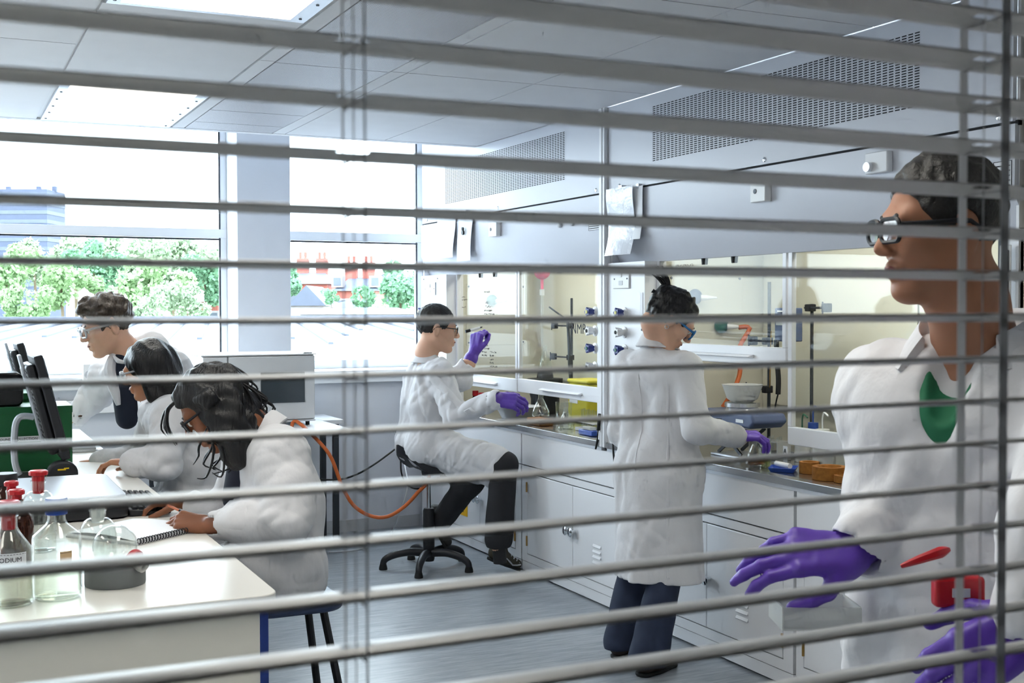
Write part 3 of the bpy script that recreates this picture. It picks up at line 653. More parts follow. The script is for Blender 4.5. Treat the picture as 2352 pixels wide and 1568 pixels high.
# ------------------------------------------------------------------ bottles
mat('label_orange', rgb(232, 196, 150), .6)
def bottle(px, py, r, h, label, stop, liquid=None, level=.3, glass='clear_glass', shoulder=.52, neck=.36, tag_=None, round_=False):
    c = onZ(px, py, BT); c.z = BT+.0005; t = thing('reagent_bottle', label, 'bottle', c, group='glass bottles on the bench corner')
    rn = r*neck; w = .0028; hs = h*shoulder; hn = h*.80; ht = h*.9
    if round_: out = [(1e-6, 0), (r*.9, 0), (r, r*.12), (r, hs)]+[(rn+(r-rn)*math.cos(a), hs+(hn-hs)*math.sin(a)) for a in (.35, .7, 1.05, 1.35)]+[(rn, hn), (rn, ht), (rn*1.12, ht+.003), (rn*1.12, ht+.008)]
    else: out = [(1e-6, 0), (r*.9, 0), (r, r*.12), (r, hs), (r*.97, hs+.012), (rn*1.25, hn-.012), (rn, hn), (rn, ht), (rn*1.14, ht+.002), (rn*1.14, ht+.009)]
    inn = [(max(1e-6, a-w), max(b, .004)) for a, b in out[1:]][::-1]; inn[0] = (out[-1][0]-w*1.5, out[-1][1])
    MB().lathe(out+inn+[(1e-6, .004)], c, n=40, close=False).build('glass_body', glass, t, smooth=50)
    top = h*.93
    if stop[0] == 'stopper':
        MB().lathe([(rn*.8, ht-.03), (rn*.86, top), (rn*.9, top), (rn*.9, h*1.0), (rn*1.35, h*1.0+.002), (rn*1.4, h*1.0+.012), (rn*1.2, h*1.0+.016), (rn*.5, h*1.0+.012)], c, n=10).build('stopper', stop[1], t)
    else:
        MB().lathe([(rn*1.22, ht-.012), (rn*1.27, ht-.008), (rn*1.27, h), (rn*1.2, h+.004), (1e-4, h+.004)], c, n=28).build('screw_cap', stop[1], t)
    if liquid: MB().lathe([(1e-6, .0045), (r*.9-w, .0045), (r-w-.0006, r*.12+.003), (r-w-.0006, h*level), (1e-6, h*level)], c, n=32, close=False).build('liquid', liquid, t)
    if tag_:
        a0, a1, z0, z1, words = tag_; m = MB(); n = 12; toC = math.atan2(-c.y, -c.x); q = lambda a, z: (c.x+(r+.0008)*math.cos(a), c.y+(r+.0008)*math.sin(a), BT+z)
        m.add([q(toC+a0+(a1-a0)*i/n, z) for i in range(n+1) for z in (z0, z1)], [(2*i, 2*i+2, 2*i+3, 2*i+1) for i in range(n)])
        lab = m.build('paper_label', 'paper' if words else 'label_orange', t)
        # frame lines
        e = MB()
        for zz in (z0+.004, z1-.004):
            for i in range(n):
                A = toC+a0+(a1-a0)*(i+.3)/n; Bq = toC+a0+(a1-a0)*(i+1.0)/n; Bq = min(Bq, toC+a1-.05); q = lambda a, z: (c.x+(r+.0014)*math.cos(a), c.y+(r+.0014)*math.sin(a), BT+z)
                e.quad(q(A, zz), q(Bq, zz), q(Bq, zz+.0012), q(A, zz+.0012))
        e.build('label_line', 'ink', lab)['kind'] = 'stuff'
        for wtxt, size, zz in words:
            me = text_mesh(wtxt, size, (0, 0, 0), (1, 0, 0), (0, 1, 0), 'lettering', 'ink')
            am = toC+(a0+a1)/2; R_ = r+.0016
            for v in me.data.vertices:
                a = am+(v.co.x+me.location.x)/R_; zz2 = v.co.y+me.location.y; d = R_+(v.co.z+me.location.z)*.2
                v.co = (R_*math.cos(a), R_*math.sin(a), zz+zz2)
            me.location = (0, 0, 0); me.parent = lab
    return t
bottle(22, 1388, .056, .238, 'sodium carbonate bottle with a printed label at the left edge', ('stopper', 'red_plastic'), 'clear_liquid', .33, tag_=(-.75, .75, .075, .135, [('SODIUM', .016, .118), ('CARBONATE', .0135, .098)]))
bottle(132, 1372, .0585, .246, 'clear bottle with a violet-blue screw cap, nearest of the bottles', ('cap', 'blue_plastic'), 'clear_liquid', .30, shoulder=.6, tag_=(.12, .62, .085, .125, []))
bottle(226, 1305, .051, .176, 'round-shouldered clear bottle with a frosted white stopper', ('stopper', 'frosted'), None, shoulder=.48, neck=.42, round_=True)
bottle(90, 1265, .05, .225, 'clear bottle with the tallest red stopper, behind the blue cap', ('stopper', 'red_plastic'), None, neck=.4, round_=True)
bottle(40, 1300, .045, .20, 'amber bottle with a red stopper at its shoulder height', ('stopper', 'red_plastic'), None, glass='amber_glass', round_=True)
bottle(28, 1262, .042, .19, 'small clear bottle with a red stopper behind the amber one', ('stopper', 'red_plastic'), None, round_=True)
bottle(12, 1235, .05, .20, 'dark bottle with a wide black cap at the left edge', ('cap', 'black_plastic'), None, glass='amber_glass', neck=.62)
# round flask lying in a grey ring
c = onZ(265, 1340, BT); t = thing('cork_ring', 'grey rubber flask ring on the bench corner', 'ring', (c.x, c.y, BT))
MB().lathe([(.052, 0), (.076, 0), (.077, .004), (.077, .050), (.074, .054), (.060, .054), (.052, .048), (.052, 0)], (c.x, c.y, BT+.0005), n=40, close=False).build('ring', 'grey_ring', t)
fl_ = thing('round_flask', 'round-bottomed glass flask lying in the grey ring, red collar on its neck', 'flask', (c.x, c.y, BT+.04))
fc = Vector((c.x, c.y, BT+.098)); nd = Vector((.50, -.62, -.36)).normalized(); R_ = .0575
sp = [(R_*math.sin(a), -R_*math.cos(a)) for a in [math.pi*i/22 for i in range(0, 19)]]; rn = .0155
prof = [(max(1e-6, a), b) for a, b in sp]; prof = [q for q in prof if not (q[1] > 0 and q[0] < rn*1.1)]+[(rn, R_*.985), (rn, R_+.03), (rn+.002, R_+.033)]
inn = [(max(1e-6, a-.0016), b+(.0016 if b < -.05 else 0)) for a, b in prof[::-1]]
MB().lathe(prof+inn, fc, nd, 40, close=False).build('glass_body', 'clear_glass', fl_, smooth=60)
MB().lathe([(.017, R_+.002), (.026, R_+.003), (.028, R_+.008), (.028, R_+.018), (.018, R_+.022)], fc, nd, 24).build('collar', 'red_plastic', fl_)
MB().lathe([(.013, R_+.02), (.017, R_+.024), (.0185, R_+.042), (.0165, R_+.052), (.010, R_+.052), (.009, R_+.03)], fc, nd, 20).build('stopper', 'frosted', fl_)
# spiral notebook
A = Vector((.545, 3.80, BT)); Bv = Vector((.765, 3.965, BT)); u = (Bv-A).normalized(); v = Vector((-u.y, u.x, 0)); wN = (Bv-A).length
t = thing('spiral_notebook', 'open spiral notebook under the writing hand', 'notebook', (A+u*wN/2+v*.15))
def page(z, d0, d1, lift, name, m):
    n = 10; vs = []; fs = []
    for k in range(n+1):
        s = d0+(d1-d0)*k/n; zz = z+lift*math.sin(math.pi*k/n)*.8+lift*k/n*.3
        for a in (0, wN): vs += [tuple(A+u*a+v*s+Vector((0, 0, zz))), tuple(A+u*a+v*s+Vector((0, 0, zz+.0016)))]
    for k in range(n):
        b = 4*k; fs += [(b+1, b+3, b+7, b+5), (b, b+4, b+6, b+2), (b, b+1, b+5, b+4), (b+2, b+6, b+7, b+3)]
    MB().add(vs, fs).build(name, m, t)
MB().obox(A+u*wN/2+v*.15+Vector((0, 0, .003)), u, v, (0, 0, 1), wN/2, .15, .0025).build('back_cover', 'powder_grey', t); 
MB().obox(A+u*wN/2+v*.152+Vector((0, 0, .009)), u, v, (0, 0, 1), wN/2-.002, .145, .0035).build('page_block', 'paper', t)
page(.0135, .012, .29, .010, 'page', 'paper')
for i in range(22):
    cc = A+u*(.012+(wN-.024)*i/21)+Vector((0, 0, .012)); pts = [cc+v*(.0085*math.cos(a))+Vector((0, 0, .0085*math.sin(a))) for a in [2*math.pi*k/10 for k in range(11)]]
    MB().tube(pts, .0016, 5, cap=False).build('wire_loop', 'black_plastic', t)
# keyboard
t = thing('keyboard', 'black computer keyboard beside the spiral notebook', 'keyboard', (.67, 4.58, BT))
k0 = Vector((.602, 4.36, BT)); MB().prism([(.602, .902), (.742, .902), (.742, .913), (.60, .925)], 'y', 4.34, 4.80).build('case', 'black_plastic', t, bevel=.004)
kc = MB()
for i in range(15):
    for j in range(6):
        x = .612+j*.0212; y = 4.352+i*.0296; z = .9255-(x-.602)*.0857; kc.prism([(x, z), (x+.018, z-.0015), (x+.016, z+.0075), (x+.003, z+.0085)], 'y', y, y+.0255)
kk = kc.build('keycaps', 'black_plastic', t, smooth=0); kk['kind'] = 'stuff'
# dark instrument with a grey lid
c = onZ(150, 1128, .985); x0 = c.x-.14
t = thing('instrument_case', 'flat dark instrument with a pale grey lid on the bench', 'instrument', (.35, 4.6, BT))
MB().prism([(q[0]+.38, q[1]+4.62) for q in rrect(.44, .62, .05, 5)], 'z', BT+.004, BT+.072).build('case', 'black_plastic', t, bevel=.01, seg=3)
MB().prism([(q[0]+.38, q[1]+4.62) for q in rrect(.425, .60, .045, 5)], 'z', BT+.072, BT+.082).build('lid', 'silver_plastic', t, bevel=.004)
for dx, dy in ((-.18, -.26), (.18, -.26), (-.18, .26), (.18, .26)): MB().lathe([(.012, 0), (.012, .006)], (.38+dx, 4.62+dy, BT), n=10).build('foot', 'black_rubber', t)
# black and yellow dispenser
c = Vector((.47, 5.32, BT)); t = thing('tape_dispenser', 'black dome-shaped dispenser with a yellow base stripe', 'dispenser', c)
dome = [(-.062, .028)]+[(-.062*math.cos(a), .028+.066*math.sin(a)**.75) for a in [math.pi*k/12 for k in range(1, 12)]]+[(.062, .028)]
MB().prism([(c.x+a, c.z+b) for a, b in dome[::-1]], 'y', c.y-.03, c.y+.03).build('body', 'black_plastic', t, bevel=.01, seg=3)
MB().prism([(q[0]+c.x, q[1]+c.y) for q in rrect(.125, .062, .015)], 'z', BT+.008, BT+.03).build('stripe', 'yellow_stripe', t, bevel=.002); MB().prism([(q[0]+c.x, q[1]+c.y) for q in rrect(.118, .056, .015)], 'z', BT, BT+.008).build('base', 'black_rubber', t)
strokes_m = MB().box(c.x-.02, c.x+.012, c.y-.0315, c.y-.03, BT+.056, BT+.062).box(c.x+.004, c.x+.024, c.y-.0315, c.y-.03, BT+.061, BT+.066).each('logo', 'yellow_stripe', t)
# stapler
t = thing('stapler', 'dark grey stapler lying before the dispenser', 'stapler', (.45, 5.0, BT)); MB().obox((.45, 5.0, BT+.008), (1, .35, 0), (-.35, 1, 0), (0, 0, 1), .06, .015, .007).build('base', 'dark_metal', t, bevel=.003); MB().obox((.452, 5.0, BT+.028), (1, .35, .12), (-.35, 1, 0), (-.12, 0, 1), .062, .012, .011).build('arm', 'black_plastic', t, bevel=.004)
# monitors: seen from behind, tilted back
def monitor(yn, xb, zb, w, h, label):
    t = thing('computer_monitor', label, 'monitor', (xb-.05, yn+w/2, BT)); e = Vector((-.238, 0, .971)); nrm = Vector((-.971, 0, -.238)); b = Vector((xb, yn+w/2, zb)); Y = Vector((0, 1, 0))
    MB().obox(b+e*h/2+nrm*.012, Y, e, nrm, w/2, h/2, .018).build('bezel', 'black_plastic', t, bevel=.006)
    MB().obox(b+e*h/2-nrm*.0075, Y, e, nrm, w/2-.015, h/2-.015, .001).build('screen', 'black_gloss', t)
    bk = MB().obox(b+e*h*.5+nrm*.048, Y, e, nrm, w/2-.03, h/2-.03, .02).build('back_shell', 'black_plastic', t, bevel=.012)
    for i in range(15):
        for s in (-1, 1): MB().obox(b+e*(h*.14+h*.052*i)+nrm*.069+Y*s*w*.25, Y, e, nrm, w*.14, .004, .0012).build('vent_slot', 'gap_dark', bk)
    sp_ = MB().obox(b+e*h*.60+nrm*.072, Y, e, nrm, w*.11, h*.43, .007).build('spine', 'silver_plastic', t, bevel=.004)
    text_mesh('DELL', .05, b+e*h*.86+nrm*.0795, -Y, e, 'logo', 'paper', sp_)
    p0 = b+e*h*.42+nrm*.08; pts = [p0, p0+Vector((-.05, 0, .005)), p0+Vector((-.075, 0, -.04)), Vector((p0.x-.078, p0.y, BT+.08)), Vector((p0.x-.06, p0.y, BT+.02))]
    MB().tube(pts, .014, 8, 2).build('stand_arm', 'silver_plastic', t); MB().prism([(q[0]+xb-.1, q[1]+yn+w/2) for q in rrect(.2, .26, .06, 5)], 'z', BT+.0005, BT+.016).build('stand_base', 'black_plastic', t, bevel=.004)
monitor(5.30, .498, 1.00, .40, .445, 'nearest black monitor with a silver spine, seen from behind'); monitor(6.75, .52, 1.00, .40, .46, 'second black monitor, behind the nearest one'); monitor(8.0-.75, .30, 1.02, .36, .40, 'third monitor at the picture edge beyond the green box files')
# green box files with a black case on top
def box_file(x0, x1, y0, y1, z1, label, labs=True):
    t = thing('box_file', label, 'box file', ((x0+x1)/2, (y0+y1)/2, BT), group='green box files on the bench')
    MB().box(x0, x1, y0, y1, BT+.0005, z1).build('box', 'green_box', t, bevel=.004); MB().box(x0-.002, x1+.002, y0-.002, y1+.002, z1-.03, z1+.002).build('lid', 'green_box', t, bevel=.003)
    if labs:
        for zz, txt in ((BT+.145, 'COMPOUND  COLLECTION'), (BT+.115, 'NA           NES')):
            l = MB().box(x0+.05, x1-.09, y0-.005, y0-.002, zz-.012, zz+.012).build('paper_label', 'paper', t); text_mesh(txt, .016, ((x0+x1)/2-.02, y0-.006, zz), (1, 0, 0), (0, 0, 1), 'lettering', 'ink', l)
box_file(.10, .555, 5.77, 6.08, 1.185, 'front green box file with two white labels'); box_file(.05, .50, 6.10, 6.4, 1.225, 'rear green box file behind the labelled one', False)
t = thing('black_case', 'glossy black rounded case on top of the green box files', 'case', (.2, 5.93, 1.187)); MB().prism([(q[0]+.23, q[1]+1.187+.075) for q in rrect(.25, .15, .03, 5)], 'y', 5.82, 6.02).build('shell', 'black_gloss', t, bevel=.008, seg=3)
t = thing('pen_pot', 'small wire tray with papers at the far bench edge', 'tray', (.66, 6.55, BT)); MB().box(.60, .74, 6.4, 6.75, BT+.0005, BT+.012).build('tray', 'powder_grey', t, bevel=.003); MB().box(.61, .73, 6.42, 6.72, BT+.012, BT+.022).build('papers', 'paper', t)
# ------------------------------------------------------------------ drying oven on a white side table
t = thing('side_table', 'white side table carrying the drying oven', 'table', (1.8, 7.9, 0))
MB().box(1.25, 2.35, 7.27, 8.36, .838, .868).build('table_top', 'powder_white', t, bevel=.004)
MB().box(1.3, 2.3, 7.95, 7.98, .78, .838).build('apron', 'powder_grey', t)
for x, y in ((1.3, 8.0), (2.475, 8.0), (1.3, 8.3), (2.475, 8.3)): MB().box(x-.02, x+.016, y-.02, y+.02, 0, .838).build('leg', 'dark_metal', t)
MB().box(2.35, 2.50, 7.9, 8.36, .838, .868).build('table_top', 'powder_white', t, bevel=.003)
t = thing('drying_oven', 'pale grey drying oven with a dark window on the side table', 'oven', (1.88, 7.8, .87))
MB().box(1.50, 2.215, 7.62, 8.12, .905, 1.325).build('casing', 'oven_grey', t, bevel=.006); MB().box(1.66, 2.213, 7.598, 7.62, .912, 1.318).build('door', 'oven_grey', t, bevel=.005)
MB().box(1.86, 2.145, 7.592, 7.599, 1.02, 1.215).build('door_window', 'oven_glass', t, bevel=.002); MB().box(1.50, 1.65, 7.6, 7.62, .912, 1.318).build('control_strip', 'oven_grey', t, bevel=.004)
MB().box(1.49, 2.225, 7.60, 8.13, 1.325, 1.332).build('top_plate', 'white_plastic', t); MB().box(1.50, 2.215, 7.60, 7.62, .896, .908).build('drip_rail', 'powder_grey', t)
for x in (1.55, 2.18):
    for y in (7.66, 8.05): MB().lathe([(.014, 0), (.014, .036)], (x, y, .8685), n=10).build('foot', 'black_rubber', t)
MB().box(2.15, 2.205, 7.63, 7.66, 1.332, 1.338).build('door_hinge', 'dark_metal', t)
# vacuum pump on a trolley with orange hose
t = thing('pump_trolley', 'dark metal trolley with castors beside the side table', 'trolley', (2.0, 7.5, 0))
for x, y in ((2.09, 7.44), (1.80, 7.44), (2.09, 7.74), (1.80, 7.74)):
    MB().box(x-.016, x+.016, y-.016, y+.016, .07, .80).build('post', 'dark_metal', t)
    MB().lathe([(.03, -.012), (.03, .012)], (x, y, .031), (1, .2, 0), 16).build('castor', 'dark_metal', t); MB().box(x-.018, x+.018, y-.02, y+.02, .04, .075).build('castor_fork', 'chrome', t)
for z in (.17, .53): MB().box(1.79, 2.10, 7.43, 7.75, z, z+.018).build('shelf', 'powder_grey', t)
t = thing('vacuum_pump', 'grey vacuum pump with a white label and red taps', 'pump', (1.95, 7.6, .55))
MB().box(1.84, 2.075, 7.46, 7.70, .549, .69).build('housing', 'dark_metal', t, bevel=.006); MB().box(1.99, 2.06, 7.456, 7.46, .60, .66).build('paper_label', 'paper', t)
pc = Vector((2.03, 7.52, .69)); MB().lathe([(.016, 0), (.016, .04), (.009, .042), (.009, .15)], pc, n=12).build('pipe', 'chrome', t)
for z, d in ((.03, 1), (.105, -1)): MB().cyl(pc+Vector((-.035, 0, z)), pc+Vector((.045, -.01, z)), .008, n=10).build('tap', 'red_plastic', t)
hp = [pc+Vector((0, 0, .13)), pc+Vector((.005, 0, .17)), pc+Vector((.04, 0, .215))]+[W(x, y, 7.5) for x, y in ((740, 1022), (765, 1060), (785, 1115), (812, 1160), (850, 1184), (890, 1186), (930, 1162), (960, 1130), (985, 1098))]+[Vector((3.02, 7.55, .70)), Vector((3.2, 7.75, .86))]
t = thing('rubber_hose', 'thick orange rubber hose looping from the pump past the stool', 'hose', (2.5, 7.5, .3)); MB().tube(hp, .0115, 12, 2).build('tube', 'orange_rubber', t)
t = thing('power_cable', 'black cable hanging between the pump and the stool', 'cable', (2.5, 7.6, .5)); MB().tube([W(722, 1100, 7.7), W(780, 1101, 7.75), W(830, 1084, 7.8), W(880, 1052, 7.9), W(925, 1018, 8.0), W(980, 985, 8.1)], .006, 8, 2).build('lead', 'black_rubber', t)
t = thing('floor_cable', 'thin grey cable lying on the floor by the window wall', 'cable', (2.7, 8.0, 0)); MB().tube([Vector((3.0, 8.3, .75)), W(936, 1100, 8.1), W(915, 1185, 8.15), onZ(885, 1240, .008), onZ(820, 1262, .008), onZ(755, 1268, .008)], .005, 6, 2).build('lead', 'powder_grey', t)
t = thing('power_cable', 'black looped cable behind the swivel stool', 'cable', (2.9, 7.6, .4)); MB().tube([W(921, 1045, 7.8), W(922, 1085, 7.8), W(935, 1112, 7.8), W(958, 1122, 7.8), W(990, 1110, 7.9), W(1040, 1070, 8.0)], .0055, 8, 2).build('lead', 'black_rubber', t)
# ------------------------------------------------------------------ stools
sx, sy = 2.77, 7.02
t = thing('swivel_stool', 'black swivel stool with five feet under the seated man', 'stool', (sx, sy, 0))
MB().lathe([(.032, .045), (.036, .06), (.036, .36), (.03, .375)], (sx, sy, 0), n=20).build('column', 'black_plastic', t); MB().lathe([(.015, .36), (.015, .60)], (sx, sy, 0), n=16).build('piston', 'chrome', t)
MB().lathe([(.04, .58), (.045, .6), (.045, .635), (.03, .64)], (sx, sy, 0), n=16).build('seat_mount', 'black_plastic', t)
for k in range(5):
    a = math.radians(20+72*k); d = Vector((math.cos(a), math.sin(a), 0)); b = Vector((sx, sy, 0))
    l = MB().tube([b+d*.02+Vector((0, 0, .095)), b+d*.12+Vector((0, 0, .105)), b+d*.22+Vector((0, 0, .088)), b+d*.275+Vector((0, 0, .06)), b+d*.285+Vector((0, 0, .03))], [.026, .025, .023, .021, .019], 12, 2).build('leg', 'black_plastic', t)
    MB().lathe([(.026, 0), (.026, .012), (.02, .035)], b+d*.285, n=14).build('glide', 'black_rubber', l)
vs = []; fs = []; n, m_ = 24, 8
for i in range(m_+1):
    for k in range(n):
        a = 2*math.pi*k/n; r = (i/m_); x = r*.20*math.cos(a); y = r*.21*math.sin(a); up = .55*max(0, -x-.05)**1.0*(1+max(0, -x-.08)*5)
        vs.append((sx+x, sy+y, .665+up-.035*max(0, r-.8)*2))
for i in range(m_+1):
    for k in range(n): x, y, z = vs[i*n+k]; vs.append((x, y, z-.045-.01*(1-i/m_)))
K = (m_+1)*n
for i in range(m_):
    for k in range(n):
        q = (k+1) % n; fs += [(i*n+k, (i+1)*n+k, (i+1)*n+q, i*n+q), (K+i*n+k, K+i*n+q, K+(i+1)*n+q, K+(i+1)*n+k)]
for k in range(n): q = (k+1) % n; fs.append((m_*n+k, K+m_*n+k, K+m_*n+q, m_*n+q))
MB().add(vs, fs).build('seat', 'black_plastic', t, smooth=60)
MB().tube([(sx+.04, sy-.02, .62), (sx+.1, sy-.06, .60), (sx+.14, sy-.1, .575)], .006, 8, 1).build('lever', 'black_plastic', t)
def plain_stool(c, label, zs):
    t = thing('lab_stool', label, 'stool', (c.x, c.y, 0), group='plain stools at the bench')
    MB().prism([(q[0]+c.x, q[1]+c.y) for q in rrect(.34, .34, .09, 6)], 'z', zs-.035, zs).build('seat', 'stool_blue', t, bevel=.012, seg=3)
    for dx, dy in ((-1, -1), (1, -1), (-1, 1), (1, 1)): MB().tube([(c.x+dx*.10, c.y+dy*.10, zs-.034), (c.x+dx*.2, c.y+dy*.2, 0.0)], .0135, 10).build('leg', 'black_plastic', t)
    rg = [(c.x+.165*math.cos(a), c.y+.165*math.sin(a), .26) for a in [2*math.pi*k/24 for k in range(25)]]; MB().tube(rg, .008, 8).build('foot_ring', 'black_plastic', t)
st3 = W(655, 1350, 4.05); plain_stool(st3, 'dark blue stool under the writing woman at the bench', .665)
st2 = Vector((1.08, 5.62, 0)); plain_stool(st2, 'stool under the middle woman, hidden by the bench', .60)
# ------------------------------------------------------------------ contents of the near fume hood
def lab_stand(x, y, z0, h, label, base=True, clamps=()):
    t = thing('retort_stand', label, 'stand', (x, y, z0)); MB().box(x-.05, x+.12, y-.05, y+.05, z0, z0+.012).build('base', 'dark_metal', t, bevel=.003)
    MB().cyl((x, y, z0+.012), (x, y, z0+h), .0085, n=12).build('rod', 'dark_metal', t)
    for z, dy, L in clamps:
        c_ = MB().cyl((x-.02, y+.03, z), (x-.02, y-L*dy, z), .006, n=10).build('clamp_arm', 'dark_metal', t)
        MB().box(x-.034, x+.014, y-.016, y+.016, z-.018, z+.018).build('boss', 'black_plastic', t, bevel=.004)
        e = Vector((x-.02, y-L*dy, z)); MB().box(e.x-.022, e.x+.012, e.y-.022, e.y+.022, z-.022, z+.022).build('jaw', 'black_plastic', t, bevel=.005); MB().cyl(e+Vector((-.03, 0, -.03)), e+Vector((-.03, 0, .03)), .004, n=8).build('screw', 'dark_metal', t)
def px_(px, py, x): return onX(px, py, x)
a = px_(1766, 930, 3.75); lab_stand(3.75, a.y, .889, .86, 'dark retort stand behind the raised sash', clamps=((1.215, -1, .12), (1.455, -1, .10)))
t = thing('stirrer_head', 'blue-grey stirrer controller hanging on the retort stand', 'instrument', (3.78, a.y-.10, 1.45))
MB().box(3.755, 3.83, a.y-.16, a.y-.035, 1.455, 1.62).build('case', 'blue_grey', t, bevel=.006); MB().box(3.752, 3.756, a.y-.145, a.y-.05, 1.535, 1.555).build('display', 'frosted', t); MB().lathe([(.01, 0), (.01, .005)], (3.755, a.y-.14, 1.485), (-1, 0, 0), 12).build('dial', 'white_plastic', t); MB().box(3.752, 3.756, a.y-.135, a.y-.06, 1.60, 1.607).build('logo', 'paper', t)
# hotplate on a jack with bowl
hy0, hy1 = px_(1625, 945, 3.58).y, px_(1772, 955, 3.58).y; hyc = (hy0+hy1)/2
t = thing('lab_jack', 'scissor jack under the hotplate stirrer', 'jack', (3.6, hyc, .889)); MB().box(3.5, 3.70, hyc-.12, hyc+.12, .8895, .9).build('base', 'aluminium', t, bevel=.002); MB().box(3.5, 3.70, hyc-.12, hyc+.12, 1.032, 1.044).build('platform', 'aluminium', t, bevel=.002)
for s in (-1, 1):
    for xx in (3.53, 3.67): MB().obox((xx, hyc, .966), (0, s*.9, .6), (0, -s*.6, .9), (1, 0, 0), .115, .008, .004).build('scissor_arm', 'dark_metal', t)
t = thing('hotplate_stirrer', 'blue-grey hotplate stirrer in front of the standing woman', 'hotplate', (3.58, hyc, 1.045))
MB().prism([(hyc+.27, 1.06), (hyc+.25, 1.095), (hyc+.16, 1.118), (hyc-.24, 1.115), (hyc-.26, 1.075), (hyc-.22, 1.046), (hyc+.22, 1.046)], 'x', 3.48, 3.68).build('body', 'blue_grey', t, bevel=.012, seg=3)
hd = px_(1705, 920, 3.58); MB().lathe([(.085, 1.117), (.075, 1.135), (.086, 1.137), (.086, 1.155), (.082, 1.157)], (3.58, hd.y, 0), n=32).build('plate', 'steel', t); MB().box(3.4775, 3.481, hyc-.18, hyc-.12, 1.07, 1.086).build('badge', 'paper', t); MB().box(3.4775, 3.481, hyc+.0, hyc+.04, 1.062, 1.078).build('button', 'black_plastic', t)
t = thing('plastic_bowl', 'translucent white bowl on the hotplate', 'bowl', (3.58, hd.y, 1.157)); MB().lathe([(.05, 1.158), (.075, 1.175), (.1, 1.245), (.102, 1.245), (.098, 1.243), (.073, 1.177), (.05, 1.162), (1e-6, 1.162)], (3.58, hd.y, 0), n=36, close=False).build('shell', 'frosted', t, smooth=60)
vz = Vector((3.90, rI1-.08, 1.515)); oh = [vz, vz+Vector((.05, -.03, -.005))]+[px_(1697, 800, 3.86), px_(1700, 850, 3.84), px_(1692, 880, 3.8), px_(1680, 905, 3.76), px_(1660, 935, 3.72)]
t = thing('rubber_hose', 'orange rubber hose falling from the green valve in the hood', 'hose', (3.85, 5.2, 1.1)); MB().tube(oh, .0125, 12, 2).build('tube', 'orange_rubber', t)
t = thing('coiled_cable', 'black coiled cable hanging right of the retort stand', 'cable', (3.7, 4.85, .95)); pp = [px_(1783, 780, 3.72), px_(1785, 830, 3.72), px_(1788, 870, 3.72), px_(1787, 905, 3.72)]; MB().tube(pp, .0125, 10, 2).build('coil', 'black_rubber', t); MB().tube([pp[-1], px_(1781, 930, 3.72), px_(1778, 960, 3.72)], .004, 6, 1).build('lead', 'black_rubber', t)
t = thing('probe_rod', 'thin copper probe standing beside the coiled cable', 'probe', (3.72, 4.9, 1.2)); MB().cyl(px_(1771, 760, 3.72), px_(1768, 890, 3.72), .0025, n=8).build('rod', 'brass', t)
def flask(name, label, c, r, h, liquid=None, lm='brown_liquid', neck=.3):
    t = thing(name, label, 'flask', c); rn = r*neck
    out = [(1e-6, 0), (r*.93, 0), (r, r*.1), (r*.98, h*.22), (rn*1.3, h*.72), (rn, h*.78), (rn, h*.97), (rn*1.25, h)]; inn = [(max(1e-6, q-.0015), max(z, .002)) for q, z in out[::-1]]
    MB().lathe(out+inn, c, n=28, close=False).build('glass_body', 'clear_glass', t, smooth=50)
    if liquid: MB().lathe([(1e-6, .0025), (r*.9, .0025), (r*.965, r*.12), (r*.955, h*.22), (1e-6, h*.22)], c, n=24, close=False).build('liquid', lm, t)
def beaker(label, c, r, h, m, lm=None):
    t = thing('beaker', label, 'beaker', c); MB().lathe([(1e-6, 0), (r, 0), (r, h), (r+.002, h+.002), (r-.0015, h), (r-.0015, .002), (1e-6, .002)], c, n=24, close=False).build('glass_body', m, t, smooth=50)
    if lm: MB().lathe([(1e-6, .003), (r-.002, .003), (r-.002, h*.45), (1e-6, h*.45)], c, n=20, close=False).build('liquid', lm, t)
WZ = .889
def onW(px, py): c = onZ(px, py, WZ); c.z = WZ+.0005; return c
def hoodpt(px, x, z=WZ+.0005): c = onX(px, 900, x); return Vector((x, c.y, z))
mat('green_liquid', rgb(214, 226, 150), .05, trans=.8, ior=1.33)
flask('round_flask', 'flask with brown liquid under the purple glove in the near hood', hoodpt(1735, 3.40, .9005), .045, .12, True); beaker('beaker of pale green liquid beside the brown flask', hoodpt(1758, 3.45), .026, .12, 'clear_glass', 'green_liquid')
t = thing('blue_tray', 'shallow blue tray on the near worktop', 'tray', hoodpt(1790, 3.42)); c = hoodpt(1800, 3.42); MB().lathe([(.07, 0), (.085, .02), (.082, .021), (.068, .004), (1e-6, .004)], c, n=4, close=False).build('dish', 'blue_plastic', t); MB().cyl(c+Vector((0, .05, .03)), c+Vector((-.01, -.06, .03)), .012, n=12).build('spatula', 'white_plastic', t)
for i, (px, r, h) in enumerate(((1906, .072, .055), (1860, .045, .05), (1945, .05, .03))):
    c = hoodpt(px, 3.44+.05*(i == 1)); t = thing('cork_ring', ['large brown cork ring on the near worktop', 'small brown cork ring left of the large one', 'flat cork ring half hidden by the walking man'][i], 'ring', c); MB().lathe([(r*.6, 0), (r, 0), (r, h), (r*.7, h), (r*.6, h*.8), (r*.6, 0)], c, n=28, close=False).build('ring', 'cork', t)
def wash_bottle(label, c, capm, r=.036, h=.15):
    t = thing('wash_bottle', label, 'bottle', c); MB().lathe([(1e-6, 0), (r, 0), (r, h*.7), (r*.6, h*.85), (r*.55, h*.9)], c, n=20).build('body', 'frosted', t); MB().lathe([(r*.7, h*.86), (r*.7, h*1.03), (1e-4, h*1.03)], c, n=16).build('cap', capm, t)
    MB().tube([c+Vector((0, 0, h)), c+Vector((0, 0, h*1.35)), c+Vector((0, -.012, h*1.5)), c+Vector((-.01, -.05, h*1.42))], .004, 6, 2).build('spout', capm, t)
